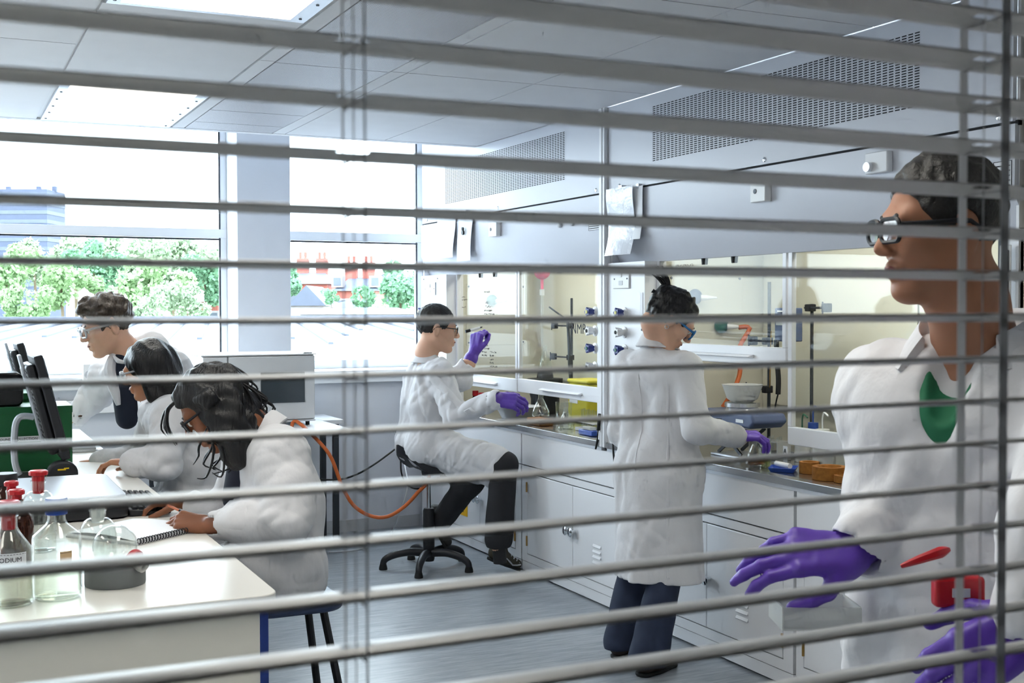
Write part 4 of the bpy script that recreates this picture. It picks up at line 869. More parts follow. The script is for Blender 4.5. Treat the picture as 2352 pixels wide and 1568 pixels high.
wash_bottle('wash bottle with a green cap behind the near sash', hoodpt(1843, 3.72), 'green_plastic'); wash_bottle('wash bottle with a blue cap and bent blue spout', hoodpt(1868, 3.84), 'blue_plastic', h=.17); wash_bottle('wash bottle with a white cap right of the blue one', hoodpt(1890, 3.70), 'white_plastic', .045, .165)
t = thing('plastic_tub', 'square translucent tub with a white lid in the near hood', 'tub', hoodpt(1925, 3.62)); c = hoodpt(1925, 3.62); MB().box(c.x-.07, c.x+.07, c.y-.06, c.y+.06, c.z, c.z+.12).build('body', 'frosted', t, bevel=.01); MB().box(c.x-.074, c.x+.074, c.y-.064, c.y+.064, c.z+.12, c.z+.135).build('lid', 'white_plastic', t, bevel=.003)
flask('conical_flask', 'large clear conical flask behind the near sash', hoodpt(1945, 3.85), .08, .22)
c = hoodpt(1765, 3.66); t = thing('tube_rack', 'clear plastic rack with glass tubes under the raised sash', 'rack', c); MB().box(c.x-.04, c.x+.04, c.y-.12, c.y+.10, c.z+.085, c.z+.09).box(c.x-.04, c.x+.04, c.y-.12, c.y+.10, c.z, c.z+.006).each('shelf', 'frosted', t)
for i in range(7): MB().lathe([(1e-6, .008), (.007, .012), (.008, .11), (.0065, .11), (.006, .013)], c+Vector((-.02+.04*(i % 2), -.10+.03*i, 0)), n=10, close=False).build('test_tube', 'clear_glass', t)
for s in (-.12, .10): MB().box(c.x-.04, c.x+.04, c.y+s-.003, c.y+s+.003, c.z, c.z+.09).build('end_plate', 'frosted', t)
c = hoodpt(1800, 3.50); t = thing('small_sign', 'small white card with a black letter A', 'card', c); MB().box(c.x-.002, c.x, c.y-.03, c.y+.0, c.z, c.z+.10).build('card', 'paper', t); text_mesh('A', .035, (c.x-.003, c.y-.015, c.z+.075), (0, -1, 0), (0, 0, 1), 'lettering', 'ink', t)
c = hoodpt(1876, 3.9); lab_stand(3.95, c.y+.1, WZ, .75, 'retort stand with a clamp behind the near sash', clamps=((1.62, 1, .14),))
# ------------------------------------------------------------------ contents of the window fume hood
for px, lab in ((1092, 'small amber bottle with a red cap, left of the pair'), (1105, 'small amber bottle with a red cap, right of the pair')):
    c = hoodpt(px, 3.50 if px < 1100 else 3.46); t = thing('sample_bottle', lab, 'bottle', c); MB().lathe([(1e-6, 0), (.03, 0), (.03, .085), (.018, .1), (.018, .11)], c, n=18).build('body', 'amber_glass', t); MB().lathe([(.022, .105), (.022, .14), (1e-4, .14)], c, n=16).build('cap', 'red_plastic', t); MB().lathe([(.0305, .02), (.0305, .07)], c, n=18, close=False).build('paper_label', 'paper', t)
flask('conical_flask', 'conical flask standing on a brown block in the window hood', hoodpt(1242, 3.42, .945), .055, .14); c = hoodpt(1240, 3.42); t = thing('cork_block', 'brown block under the conical flask', 'block', c); MB().box(c.x-.05, c.x+.05, c.y-.085, c.y+.085, c.z, c.z+.042).build('block', 'cork', t, bevel=.004)
c = hoodpt(1190, 3.52); t = thing('plastic_basin', 'grey plastic basin behind the gloved hand', 'basin', c); MB().lathe([(.11, 0), (.15, .075), (.155, .077), (.146, .075), (.106, .004), (1e-6, .004)], c, n=32, close=False).build('shell', 'powder_grey', t, smooth=60)
c = hoodpt(1295, 3.62); t = thing('glass_beaker_set', 'clear glass measuring jug in the window hood', 'jug', c); MB().lathe([(1e-6, 0), (.05, 0), (.055, .13), (.058, .132), (.052, .13), (.047, .003), (1e-6, .003)], c, n=24, close=False).build('body', 'clear_glass', t, smooth=50)
flask('conical_flask', 'second conical flask right of the brown block', hoodpt(1300, 3.46), .05, .13)
c = hoodpt(1252, 3.85, 1.13); lab_stand(3.92, hoodpt(1313, 3.92).y, WZ, .80, 'retort stand with clamps behind the word NMR', clamps=((1.285, -1, .22), (1.50, -1, .20)))
t = thing('heating_mantle', 'black heating mantle raised in the window hood', 'mantle', (3.85, c.y, WZ)); MB().lathe([(.10, 0), (.1, .1), (.12, .18), (.125, .24), (.06, .245), (.05, .30), (.045, .31)], (3.85, c.y, WZ+.0005), n=30).build('bowl', 'black_plastic', t)
flask('round_flask', 'clear flask in the black heating mantle', Vector((3.85, c.y, WZ+.312)), .05, .16)
pp = [px_(1304, 735, 3.88), px_(1307, 790, 3.88), px_(1308, 840, 3.88), px_(1311, 870, 3.88)]; t = thing('coiled_cable', 'grey coiled cable hanging behind the far sash', 'cable', (3.88, pp[0].y, 1.1)); MB().tube(pp, .011, 10, 2).build('coil', 'dark_metal', t); MB().tube([px_(1262, 705, 3.88), px_(1285, 722, 3.88), pp[0]], .006, 8, 2).build('lead', 'dark_metal', t)
c = hoodpt(1352, 3.80); t = thing('waste_bin', 'yellow clinical waste bin in the window hood', 'bin', c); MB().box(c.x-.09, c.x+.09, c.y-.15, c.y+.12, c.z, c.z+.25).build('body', 'yellow_bin', t, bevel=.015); MB().box(c.x-.095, c.x+.095, c.y-.155, c.y+.125, c.z+.25, c.z+.275).build('lid', 'yellow_bin', t, bevel=.01); MB().box(c.x-.0925, c.x-.09, c.y-.02, c.y+.09, c.z+.12, c.z+.21).build('paper_label', 'paper', t)
c = hoodpt(1355, 3.50); t = thing('tube_rack', 'white rack of glass tubes before the yellow bin', 'rack', c); MB().box(c.x-.035, c.x+.035, c.y-.12, c.y+.12, c.z, c.z+.02).box(c.x-.035, c.x+.035, c.y-.12, c.y+.12, c.z+.05, c.z+.056).each('shelf', 'white_plastic', t, bevel=.002)
for i in range(8): MB().lathe([(1e-6, .022), (.007, .026), (.008, .13), (.0065, .13), (.006, .027)], c+Vector((-.015+.03*(i % 2), -.10+.028*i, 0)), n=10, close=False).build('test_tube', 'clear_glass', t)
c = hoodpt(1352, 3.40); t = thing('blue_block', 'small blue cooling block on the worktop edge', 'block', c); MB().box(c.x-.03, c.x+.03, c.y-.09, c.y+.07, c.z, c.z+.03).build('block', 'blue_plastic', t, bevel=.005); MB().box(c.x-.025, c.x+.02, c.y-.06, c.y+.03, c.z+.03, c.z+.05).build('pad', 'frosted', t, bevel=.005)
c = px_(1245, 622, 3.6); t = thing('balloon', 'pink rubber balloon behind the far sash', 'balloon', c-Vector((0, 0, .2))); MB().sphere(c, .055, 20, (1, 1, 1.05)).build('bag', 'pink_rubber', t); MB().cyl(c-Vector((0, 0, .05)), c-Vector((0, 0, .125)), .011, .009, 12).build('neck', 'pink_rubber', t); MB().cyl(c-Vector((0, 0, .12)), c-Vector((0, 0, .16)), .016, n=12).build('adapter', 'frosted', t); MB().cyl(c-Vector((0, 0, .16)), c-Vector((0, 0, .60)), .008, n=12).build('condenser', 'clear_glass', t)
# black leads dangling at the worktop edges
t = thing('dangling_plug', 'black lead with two thick ends left of the aluminium profile', 'lead', (3.22, 5.75, .82)); q = 3.225; MB().cyl(onX(1377, 950, q), onX(1374, 988, q), .008, .009, 10).build('plug', 'black_rubber', t); MB().tube([onX(1374, 985, q), onX(1372, 1010, q)], .0035, 8).build('lead', 'black_rubber', t); MB().cyl(onX(1373, 1010, q), onX(1368, 1031, q), .008, .005, 10).build('plug', 'black_rubber', t)
t = thing('dangling_lead', 'black lead hanging over the edge behind the standing woman', 'lead', (3.22, 5.4, .6)); MB().tube([onX(1408, 1015, 3.23), onX(1409, 1040, 3.22), onX(1413, 1075, 3.22), onX(1418, 1110, 3.22)], .0055, 8, 1).build('lead', 'black_rubber', t)
# ------------------------------------------------------------------ people
mat('coat', rgb(218, 218, 222), .85, noise=(5, .015), bump=(16, .35, .02), sheen=.1, scale3=(1, 1, .55))
mat('skin_fair', rgb(222, 176, 150), .5, noise=(25, .05), sub=.12); mat('skin_tan', rgb(196, 140, 108), .5, noise=(25, .05), sub=.1); mat('skin_brown', rgb(140, 88, 62), .48, noise=(25, .06), sub=.08); mat('skin_warm', rgb(168, 116, 88), .5, noise=(25, .05), sub=.1)
mat('hair_black', rgb(14, 13, 17), .4, noise=(60, .2), bump=(120, .8, .006), scale3=(1, 1, .22)); mat('hair_brown', rgb(66, 54, 44), .45, noise=(70, .35), bump=(130, .8, .006), scale3=(1, .5, .5)); mat('hair_dark', rgb(36, 34, 32), .45, noise=(70, .3), bump=(150, .7, .005))
mat('glove', rgb(98, 66, 176), .42, noise=(40, .07), bump=(45, .35, .004)); mat('jeans', rgb(42, 52, 76), .8, noise=(30, .12), bump=(200, .2, .001)); mat('trousers_black', rgb(32, 33, 38), .8, noise=(30, .1), bump=(150, .2, .001))
mat('navy_shirt', rgb(26, 34, 52), .8); mat('green_shirt', rgb(36, 112, 78), .8); mat('striped_top', rgb(40, 44, 60), .8); mat('shoe_brown', rgb(58, 46, 42), .6); mat('shoe_olive', rgb(74, 70, 58), .7, noise=(40, .2)); mat('shoe_black', rgb(34, 34, 36), .6)
mat('goggle_clear', rgb(235, 240, 245), .08, trans=.7, ior=1.3); mat('goggle_blue', rgb(40, 110, 170), .2); mat('lips', rgb(150, 84, 78), .45); mat('eye_white', rgb(232, 228, 222), .25); mat('iris', rgb(44, 32, 26), .2); mat('gold', rgb(230, 180, 80), .2, metal=1)
thin_glass('lens_glass', (.96, .97, .97), 1.55, 1.2)
def V(*a): return Vector(a)
class Frame:
    def __init__(s, c, f, u, k=1.0):
        s.c = Vector(c); s.k = k; s.f = Vector(f).normalized(); u = Vector(u); s.u = (u-s.f*u.dot(s.f)).normalized(); s.l = s.u.cross(s.f)
        s.M = np.array([[s.f.x, s.l.x, s.u.x], [s.f.y, s.l.y, s.u.y], [s.f.z, s.l.z, s.u.z]], np.float32)
    def p(s, x, y, z): return s.c+(s.f*x+s.l*y+s.u*z)*s.k
    def e(s, c, r, k=.015, op='+'): return ell(s.p(*c), [q*s.k for q in r], s.M, k, op)
    def cp(s, a, b, ra, rb=None, k=.012, op='+'): return cap(s.p(*a), s.p(*b), ra*s.k, (ra if rb is None else rb)*s.k, k, op)
def head_prims(H, fem=False):
    j = .9 if fem else 1.0
    o = [H.e((-.012, 0, .036), (.099, .077, .093), .02), H.e((.034, 0, -.028), (.062*j, .061*j, .088), .03)]
    for s in (-1, 1):
        o += [H.cp((-.005, .052*s*j, -.05), (.06, .018*s, -.1), .022*j, .018, .03), H.e((.062, .04*s, -.022), (.026, .024, .024), .02), H.e((-.012, .078*s, -.006), (.019, .010, .034), .006), H.e((-.008, .087*s, -.004), (.009, .006, .018), .005, '-')]
    o += [H.e((.072, 0, -.104), (.021, .024, .017), .02), H.cp((.082, -.036, .024), (.082, .036, .024), .014, None, .018), H.cp((.093, 0, .014), (.115, 0, -.026), .009, .0125, .012)]
    for s in (-1, 1): o += [H.e((.106, .0125*s, -.032), (.011, .008, .008), .008), H.e((.097, .032*s, .004), (.014, .016, .012), .012, '-'), H.e((.083, .032*s, .003), (.0125, .0125, .0115), .003)]
    o += [H.cp((.089, -.018, -.06), (.096, 0, -.059), .0085, None, .008), H.cp((.089, .018, -.06), (.096, 0, -.059), .0085, None, .008), H.cp((.086, -.016, -.073), (.092, 0, -.074), .009, None, .008), H.cp((.086, .016, -.073), (.092, 0, -.074), .009, None, .008)]
    o += [H.cp((.1, -.022, -.0655), (.105, .0, -.0655), .0022, None, .003, '-'), H.cp((.1, .022, -.0655), (.105, .0, -.0655), .0022, None, .003, '-')]
    return o
def face_parts(H, t, brow='hair_dark', lips='lips'):
    for s in (-1, 1):
        MB().tube([H.p(.094, .014*s, .024), H.p(.096, .03*s, .030), H.p(.086, .048*s, .024)], [.003*H.k, .0042*H.k, .002*H.k], 6, 1).build('eyebrow', brow, t)
    for s in (-1, 1):
        e = MB().sphere(H.p(.0855, .032*s, .003), .0112*H.k, 14).build('eye', 'eye_white', t); MB().lathe([(.0055*H.k, 0), (.004*H.k, .001)], H.p(.0958, .033*s, .002), H.f, 12).build('iris', 'iris', e)
    MB().tube([H.p(.0905, -.021, -.0645), H.p(.1015, -.008, -.061), H.p(.1025, 0, -.062), H.p(.1015, .008, -.061), H.p(.0905, .021, -.0645)], [.002*H.k, .0042*H.k, .0036*H.k, .0042*H.k, .002*H.k], 8, 1).build('lips', lips, t)
def hand_prims(w, d, n, left, curls=None, s=1.0, infl=0.0, spread=1.0, thumb=(.62, .62, -.35)):
    d = Vector(d).normalized(); n = Vector(n); n = (n-d*n.dot(d)).normalized(); lat = n.cross(d)*(-1 if left else 1); w = Vector(w); o = []
    P = lambda x, y, z: w+(d*x+lat*y+n*z)*s
    r = lambda q: q*s+infl
    curls = curls or [(22, 30, 20)]*4
    ys = (.031, .0105, -.0105, -.030); L = ((.043, .026, .021), (.048, .03, .022), (.044, .028, .021), (.035, .021, .018)); kx = (.088, .092, .088, .08)
    for i in range(4):
        o.append(cap(P(.012, ys[i]*.62, 0), P(kx[i], ys[i], .004), r(.015), r(.0115), k=.012*s))
        b = P(kx[i], ys[i], .003); a = 0; dirl = lat*((ys[i])*2.2*spread)
        for j in range(3):
            a += math.radians(curls[i][j]); dd = (d*math.cos(a)-n*math.sin(a)+dirl*math.cos(a)*.35).normalized(); e = b+dd*L[i][j]*s
            rr = (.0098, .0088, .0078, .0068)[j:j+2]; q = (.95, 1, .97, .86)[i]
            o.append(cap(b, e, r(rr[0]*q), r(rr[1]*q), k=.0035*s)); b = e
    tb = P(.02, .026, -.006); td = (d*thumb[0]+lat*thumb[1]+n*thumb[2]).normalized(); t1 = tb+td*.042*s; td2 = (td+d*.45-lat*.25).normalized(); t2 = t1+td2*.03*s; t3 = t2+(td2+d*.2-lat*.15).normalized()*.025*s
    o += [cap(tb, t1, r(.0165), r(.0115), k=.014*s), cap(t1, t2, r(.0112), r(.0098), k=.004*s), cap(t2, t3, r(.0098), r(.0078), k=.004*s)]
    return o
def glove(name_parent, w, d, n, left, curls, fore, s=1.05, **kw):
    pr = hand_prims(w, d, n, left, curls, s, .001, **kw); pr.append(cap(w, w+(Vector(fore)-Vector(w)).normalized()*.055, .028*s, .035*s, k=.02))
    pr.append(cap(Vector(w)+(Vector(fore)-Vector(w)).normalized()*.05, Vector(w)+(Vector(fore)-Vector(w)).normalized()*.058, .038*s, .038*s, k=.004))
    sdf('glove', pr, .0026*max(1, s), 'glove', name_parent, waves(170, .0012, 5), .003)
def limb(*pts, k=.03): return [cap(pts[i][0], pts[i+1][0], pts[i][1], pts[i+1][1], k=k) for i in range(len(pts)-1)]
def collar(t, c, up, fwd, r, h, material='coat', gap=40, flare=1.25):
    """turned-down coat collar: a band around the neck that folds outwards"""
    F = Frame(c, fwd, up); n = 40; rows = [(1.0, 0), (.96, h), (1.0, h+.006), (1.08, h-.004), (flare, -.012), (flare-.05, -.016), (1.03, .0)]; vs = []; fs = []
    for i in range(n+1):
        a = math.radians(gap+(360-2*gap)*i/n); ca, sa = math.cos(a), math.sin(a); dip = max(0, ca)*.5
        for q, z in rows: vs.append(tuple(c+F.f*ca*r*q*1.05+F.l*sa*r*q+F.u*(z*(1-.25*max(0, ca))-dip*.05-.02*(1+ca)*.5)))
    m = len(rows)
    for i in range(n):
        for j in range(m): fs.append((i*m+j, i*m+(j+1) % m, (i+1)*m+(j+1) % m, (i+1)*m+j))
    fs += [tuple(range(m))[::-1], tuple(range(n*m, n*m+m))]
    return MB().add(vs, fs).build('collar', material, t, smooth=60)
def bvh_of(o):
    dg = bpy.context.evaluated_depsgraph_get(); off = origin_of(o.parent) if o.parent else o.location
    me = o.data; return BVHTree.FromPolygons([v.co+off for v in me.vertices], [tuple(p.vertices) for p in me.polygons])
def patch(o, c, toward, ax, ay, w, h, name, material, parent, lift=.0025, n=8):
    """a cloth piece laid on a surface: a grid cast along 'toward' and lifted off it"""
    b = bvh_of(o); c = Vector(c); tw = Vector(toward).normalized(); ax = Vector(ax).normalized(); ay = Vector(ay).normalized(); g = {}; 
    for i in range(n+1):
        for j in range(n+1):
            q = c+ax*w*(i/n-.5)+ay*h*(j/n-.5)-tw*.4; hit = b.ray_cast(q, tw, 1.0)
            if hit[0] is None: return None
            e = 0 if (i in (0, n) or j in (0, n)) else 1; g[i, j] = hit[0]-tw*(lift*e-.001*(1-e))
    vs = [g[i, j] for i in range(n+1) for j in range(n+1)]; fs = [(i*(n+1)+j, (i+1)*(n+1)+j, (i+1)*(n+1)+j+1, i*(n+1)+j+1) for i in range(n) for j in range(n)]
    k = len(vs); ring = [i*(n+1) for i in range(n+1)]+[n*(n+1)+j for j in range(1, n+1)]+[i*(n+1)+n for i in range(n-1, -1, -1)]+[j for j in range(n-1, 0, -1)]
    m = MB().add(list(vs)+[v+tw*.004 for v in vs], fs+[tuple(k+q for q in f[::-1]) for f in fs]+[(ring[i], ring[(i+1) % len(ring)], k+ring[(i+1) % len(ring)], k+ring[i]) for i in range(len(ring))])
    return m.build(name, material, parent, smooth=60)
def glasses(H, t, rim, lens='lens_glass', w=.054, h=.036, z=.004, x=.110, thick=.0018, wrap=0.0, name='glasses', side=False):
    g = thing(name, '', '', (0, 0, 0)); bpy.data.objects.remove(g)
    root = None
    for s in (-1, 1):
        pts = []
        for px_2, pz in rrect(w, h, min(w, h)*.38, 4): pts.append(H.p(x-wrap*abs(px_2*s+.034)*1.2-.006*(px_2*s > 0), .034*s+px_2, z+pz))
        pts.append(pts[0]); o = MB().tube(pts, thick*H.k, 6).build(name if root is None else 'rim', rim, root or t)
        if root is None: root = o
        ls = [p for p in pts[:-1]]; cc = sum(ls, Vector())/len(ls)+H.f*.0015; m = MB(); k = len(ls); m.add([cc]+ls, [(0, 1+i, 1+(i+1) % k) for i in range(k)]); m.build('lens', lens, root)
        MB().tube([H.p(x-.004-wrap*.03, .06*s, z+h*.22), H.p(.05, .079*s, z+.008), H.p(-.012, .084*s, z+.008), H.p(-.03, .083*s, z-.012)], [thick*1.2*H.k]*2+[thick*H.k], 6, 1).build('temple', rim, root)
        if side: MB().quad(H.p(x-.01, .062*s, z+h*.4), H.p(.045, .079*s, z+.016), H.p(.045, .079*s, z-.016), H.p(x-.01, .062*s, z-h*.4)).build('side_shield', lens, root)
    MB().tube([H.p(x+.001, -.009, z+.006), H.p(x+.003, 0, z+.009), H.p(x+.001, .009, z+.006)], thick*H.k, 6, 1).build('bridge', rim, root)
    return root
def locks(t, pts_list, r, material, name='hair_lock', n=5):
    m = MB()
    for pts in pts_list: m.tube(pts, [r*.5, r, r*.8, r*.25], n, 2)
    o = m.build(name, material, t, smooth=180); o['kind'] = 'stuff'; return o
def shoe(t, heel, toe, material, up=(0, 0, 1), sole='black_rubber', w=.042, lift=0.0):
    heel = Vector(heel); toe = Vector(toe); d = (toe-heel).normalized(); u = Vector(up); L = (toe-heel).length
    F = Frame(heel, d, u)
    pr = [F.cp((.03, 0, .055), (L*.45, 0, .045), .040, .037, .03), F.cp((L*.4, 0, .036), (L-.04, .0, .034), .04, .032, .03), F.cp((.035, 0, .06), (.05, 0, .095), .037, .042, .03), plane(F.p(0, 0, .008), -F.u)]
    o = sdf('shoe', pr, .0045, material, t); 
    ps = [F.cp((.034, 0, .012), (L*.45, 0, .012), .041, .036, .03), F.cp((L*.4, 0, .012), (L-.038, 0, .012), .04, .036, .03), plane(F.p(0, 0, .0008), -F.u), plane(F.p(0, 0, .018), F.u)]
    sdf('sole', ps, .0045, sole, o); return F

# ---- woman standing at the near hood, seen from behind
D5 = 5.48; f5 = V(.94, .34, 0).normalized(); r5 = V(f5.y, -f5.x, 0); NB = W(1508, 792, D5)
P5 = thing('person', 'woman in lab coat and jeans standing with her back turned at the near hood', 'person', (NB.x, NB.y, 0))
H5 = Frame(W(1543, 735, 5.42), RT*.76+FW*.06+UP*-.60, RT*.6+UP*.75, 1.0)
shR = NB+r5*.16+V(0, 0, -.10); shL = NB-r5*.16+V(0, 0, -.10); elR = W(1600, 985, 5.28); wrR = W(1688, 1000, 5.40); elL = W(1424, 990, 5.62)+f5*.02; wrL = elL+f5*.22+V(0, 0, .03)
hipz = .93; hc = V(NB.x, NB.y, 0)+f5*.02; hR = hc+r5*.1; hL_ = hc-r5*.1
ftR = onZ(1476, 1552, 0); ftL = onZ(1418, 1512, 0); anR = ftR+f5*.05+V(0, 0, .1); anL = ftL+f5*.05+V(0, 0, .1)
knR = V(hR.x*.45+anR.x*.55, hR.y*.45+anR.y*.55, .45)+f5*.03; knL = V(hL_.x*.45+anL.x*.55, hL_.y*.45+anL.y*.55, .45)+f5*.03
body = head_prims(H5, True)+[H5.cp((-.025, 0, -.02), (-.06, 0, -.06), .055, .052, .03), cap(H5.p(-.055, 0, -.055), NB+V(0, 0, -.03)+f5*.01, .052, .058, k=.03)]
body += [cap(shL+V(0, 0, -.02), shR+V(0, 0, -.02), .045, k=.03), cap(NB+V(0, 0, -.1)+f5*.02, hc+V(0, 0, hipz)+f5*.01, .07, .09, k=.04)]+limb((shR, .045), (elR, .04), (wrR, .028))+limb((shL, .045), (elL, .04), (wrL, .028))+hand_prims(wrL, f5, V(0, 0, 1), True)
body += limb((hR+V(0, 0, .9), .075), (knR, .05), (anR, .035))+limb((hL_+V(0, 0, .9), .075), (knL, .05), (anL, .035))
sdf('body', body, .0045, 'skin_fair', P5)
coat = [cap(shL, shR, .068, k=.05), cap(NB+V(0, 0, .0), NB+V(0, 0, -.1), .06, .1, k=.06)]
for s in (-1, 1):
    coat += [cap(NB+r5*.08*s+V(0, 0, -.16), hc+r5*.075*s+V(0, 0, 1.08), .108, .1, k=.06), cap(hc+r5*.075*s+V(0, 0, 1.08), hc+r5*.085*s+V(0, 0, .88), .1, .125, k=.06), cap(hc+r5*.085*s+V(0, 0, .88), hc+r5*.095*s+V(.0, 0, .36), .125, .132, k=.06)]
coat += [cap(hc-f5*.03+V(0, 0, .95), hc-f5*.075+V(0, 0, .36), .1, .118, k=.06)]
coat += limb((shR, .072), (elR, .062), (wrR+(wrR-elR).normalized()*.01, .052), k=.03)+limb((shL, .072), (elL, .062), (wrL-(wrL-elL).normalized()*.03, .052), k=.03)
coat += [cap(wrR, wrR+(wrR-elR).normalized()*.12, .04, .05, k=.004, op='-'), plane(V(0, 0, .398), V(0, 0, -1), .004), cap(hc-f5*.137+V(0, 0, .85), hc-f5*.143+V(0, 0, .38), .002, .006, k=.01, op='-')]
nz = folds(44, .010, 11, (1, 1, .2)); nz2 = folds(80, .004, 12)
c5 = sdf('lab_coat', coat, .0062, 'coat', P5, lambda P: nz(P)*np.clip((1.45-P[:, 2])*1.6, .2, 1)+nz2(P), .014)
collar(c5, NB+V(0, 0, .012)+f5*.012, V(0, 0, 1)+f5*.3, f5, .07, .04, gap=25, flare=1.45)
patch(c5, hc+r5*.05+V(0, 0, .86), -r5*.6+f5*.8, f5*.5+r5*.8, V(0, 0, 1), .012, .9, 'seam', 'coat', c5, .003, 10)
patch(c5, hc-f5*.1-r5*.02+V(0, 0, 1.12), f5, r5, V(0, 0, 1), .007, .5, 'seam', 'coat', c5, .003, 10)
glove(P5, wrR+(wrR-elR).normalized()*.012, (RT*.95+V(0, 0, -.05)+FW*.1), V(0, 0, 1)-FW*.3, False, [(30, 40, 25), (28, 38, 25), (30, 38, 25), (34, 40, 25)], elR, 1.08)
tr = limb((hR+V(0, 0, .82), .085), (knR, .074), (anR+V(0, 0, -.03)-f5*.01, .088))+limb((hL_+V(0, 0, .82), .085), (knL, .074), (anL+V(0, 0, -.03)-f5*.01, .088))+[plane(V(0, 0, .045), V(0, 0, -1), .004)]
sdf('jeans', tr, .006, 'jeans', P5, waves(50, .004, 21), .008)
shoe(P5, ftR-f5*.02, ftR+f5*.235, 'shoe_brown'); shoe(P5, ftL-f5*.02, ftL+f5*.235, 'shoe_brown')
hair = [H5.e((-.018, 0, .043), (.107, .087, .1), .02), H5.cp((-.09, 0, .03), (-.1, 0, .075), .05, .04, .03), H5.e((-.06, 0, -.02), (.06, .062, .05), .03), H5.e((.1, 0, -.04), (.062, .14, .105), .01, '-'), H5.e((.035, 0, -.075), (.066, .14, .07), .012, '-'), H5.e((-.07, 0, -.105), (.09, .1, .052), .015, '-')]
hn = waves(150, .006, 31); h5 = sdf('hair', hair, .004, 'hair_black', P5, hn, .008)
b = H5.p(-.1, 0, .085); lk = []
for i in range(16):
    q = V(random.uniform(-1, 1), random.uniform(-1, 1), random.uniform(-1, 1))*.012; lk.append([H5.p(-.085, 0, .07)+q*.6, b+V(0, 0, .035)+q, b+V(0, 0, .075)-RT*.02+q*1.6, b+V(0, 0, .095)-RT*(.035+.02*random.random())+q*2+UP*random.uniform(-.012, .02)])
locks(P5, lk, .0075, 'hair_black')
MB().tube([b+RT*-.035+UP*-.005, b+RT*-.055, b+RT*-.062+UP*.004], [.007, .008, .011], 10, 1).build('hair_clip', 'black_plastic', P5); MB().tube([b+RT*-.02+UP*-.055, b+RT*-.04+UP*-.055, b+RT*-.045+UP*-.06], [.01, .014, .013], 10, 1).build('hair_clip', 'black_plastic', P5)
glasses(H5, P5, 'goggle_blue', w=.062, h=.045, z=.0, x=.112, thick=.0042, name='goggles', side=True)
rg = H5.p(-.012, -.082, -.045); MB().tube([rg+(H5.f*math.cos(a)+H5.u*math.sin(a))*.0085 for a in [k*math.pi/5 for k in range(11)]], .0016, 6).build('earring', 'chrome', P5)
face_parts(H5, P5)

# ---- man seated on the swivel stool writing on the sash
f4 = V(1, -.02, 0).normalized(); r4 = V(f4.y, -f4.x, 0)
P4 = thing('person', 'man in a white lab coat and purple gloves sitting on the swivel stool, pen raised', 'person', (2.77, 7.02, 0))
H4 = Frame(W(1004, 756, 7.48), RT*.98+FW*.18+V(0, 0, -.10), V(.05, 0, 1), 1.14)
NB4 = W(984, 826, 7.50); sR = NB4+r4*.18+V(.005, 0, -.075); sL = NB4-r4*.16+V(.03, 0, -.07)
eR = W(1046, 957, 7.25); wR = W(1134, 919, 7.12); eL = W(1058, 872, 7.72); wL = W(1090, 806, 7.74)
pel = V(2.74, 7.02, .77); hpR = pel+r4*.09; hpL = pel-r4*.09; kR = W(1164, 1062, 7.28); aR = W(1145, 1258, 7.22); kL = W(1092, 1098, 7.42); aL = W(1014, 1205, 7.62)
body = head_prims(H4)+[H4.cp((-.02, 0, -.04), (-.05, 0, -.13), .055, .058, .03), cap(H4.p(-.045, 0, -.11), NB4+V(0, 0, -.03), .058, .065, k=.03), cap(sL+V(0, 0, -.02), sR+V(0, 0, -.02), .045, k=.03), cap(NB4+V(0, 0, -.1), pel, .075, .09, k=.04)]
body += limb((sR, .05), (eR, .042), (wR, .03))+limb((sL, .05), (eL, .042), (W(1076, 836, 7.73), .038), (wL, .031))+limb((hpR, .08), (kR, .055), (aR, .04))+limb((hpL, .08), (kL, .055), (aL, .04))
sdf('body', body, .0055, 'skin_fair', P4)
coat = [cap(sL, sR, .078, k=.05)]
for s, sh in ((1, sR), (-1, sL)):
    mid = (NB4+pel)/2-f4*.012
    coat += [cap(NB4+r4*.09*s+V(-.01, 0, -.13), mid+r4*.085*s, .115, .11, k=.06), cap(mid+r4*.085*s, pel+r4*.095*s-f4*.0+V(0, 0, .03), .11, .12, k=.07)]
coat += [cap(hpR+V(-.02, 0, .0), kR+(hpR-kR)*.12+V(0, 0, -.01), .13, .1, k=.07), cap(hpL+V(-.02, 0, .0), kL+(hpL-kL)*.2, .125, .1, k=.07), cap((hpR+kR)*.5+V(-.02, 0, -.07), kR+(hpR-kR)*.12+V(-.02, 0, -.10), .07, .07, k=.06)]
coat += limb((sR, .082), (eR, .07), (wR, .056), k=.035)+limb((sL, .08), (eL, .068), (W(1070, 842, 7.73), .06), k=.035)
coat += [cap(W(1068, 846, 7.73), wL, .046, .06, k=.004, op='-'), cap(wR-(wR-eR).normalized()*.01, wR+(wR-eR).normalized()*.15, .042, .055, k=.004, op='-'), cap(NB4+V(0, 0, .02), NB4+f4*.06+V(0, 0, .05), .06, .06, k=.01, op='-')]
nz4 = folds(52, .010, 41, (1, 1, .7)); n4b = folds(95, .0045, 42)
c4 = sdf('lab_coat', coat, .0068, 'coat', P4, lambda P: nz4(P)+n4b(P), .013)
collar(c4, NB4+V(0.005, 0, .002), V(.2, 0, 1), f4, .078, .044, gap=30, flare=1.45)
mat('coat_lapel', rgb(240, 240, 243), .85); patch(c4, NB4+r4*.12+f4*.02+V(0, 0, -.2), -r4, f4*.6+V(0, 0, -.8), f4*.8+V(0, 0, .6), .32, .05, 'lapel', 'coat', c4, .005, 10)
glove(P4, wR+(wR-eR).normalized()*.012, RT*.97+UP*-.12+FW*-.05, UP*.6-FW*.75, False, [(25, 35, 22), (30, 38, 22), (34, 40, 25), (38, 42, 25)], eR, 1.3)
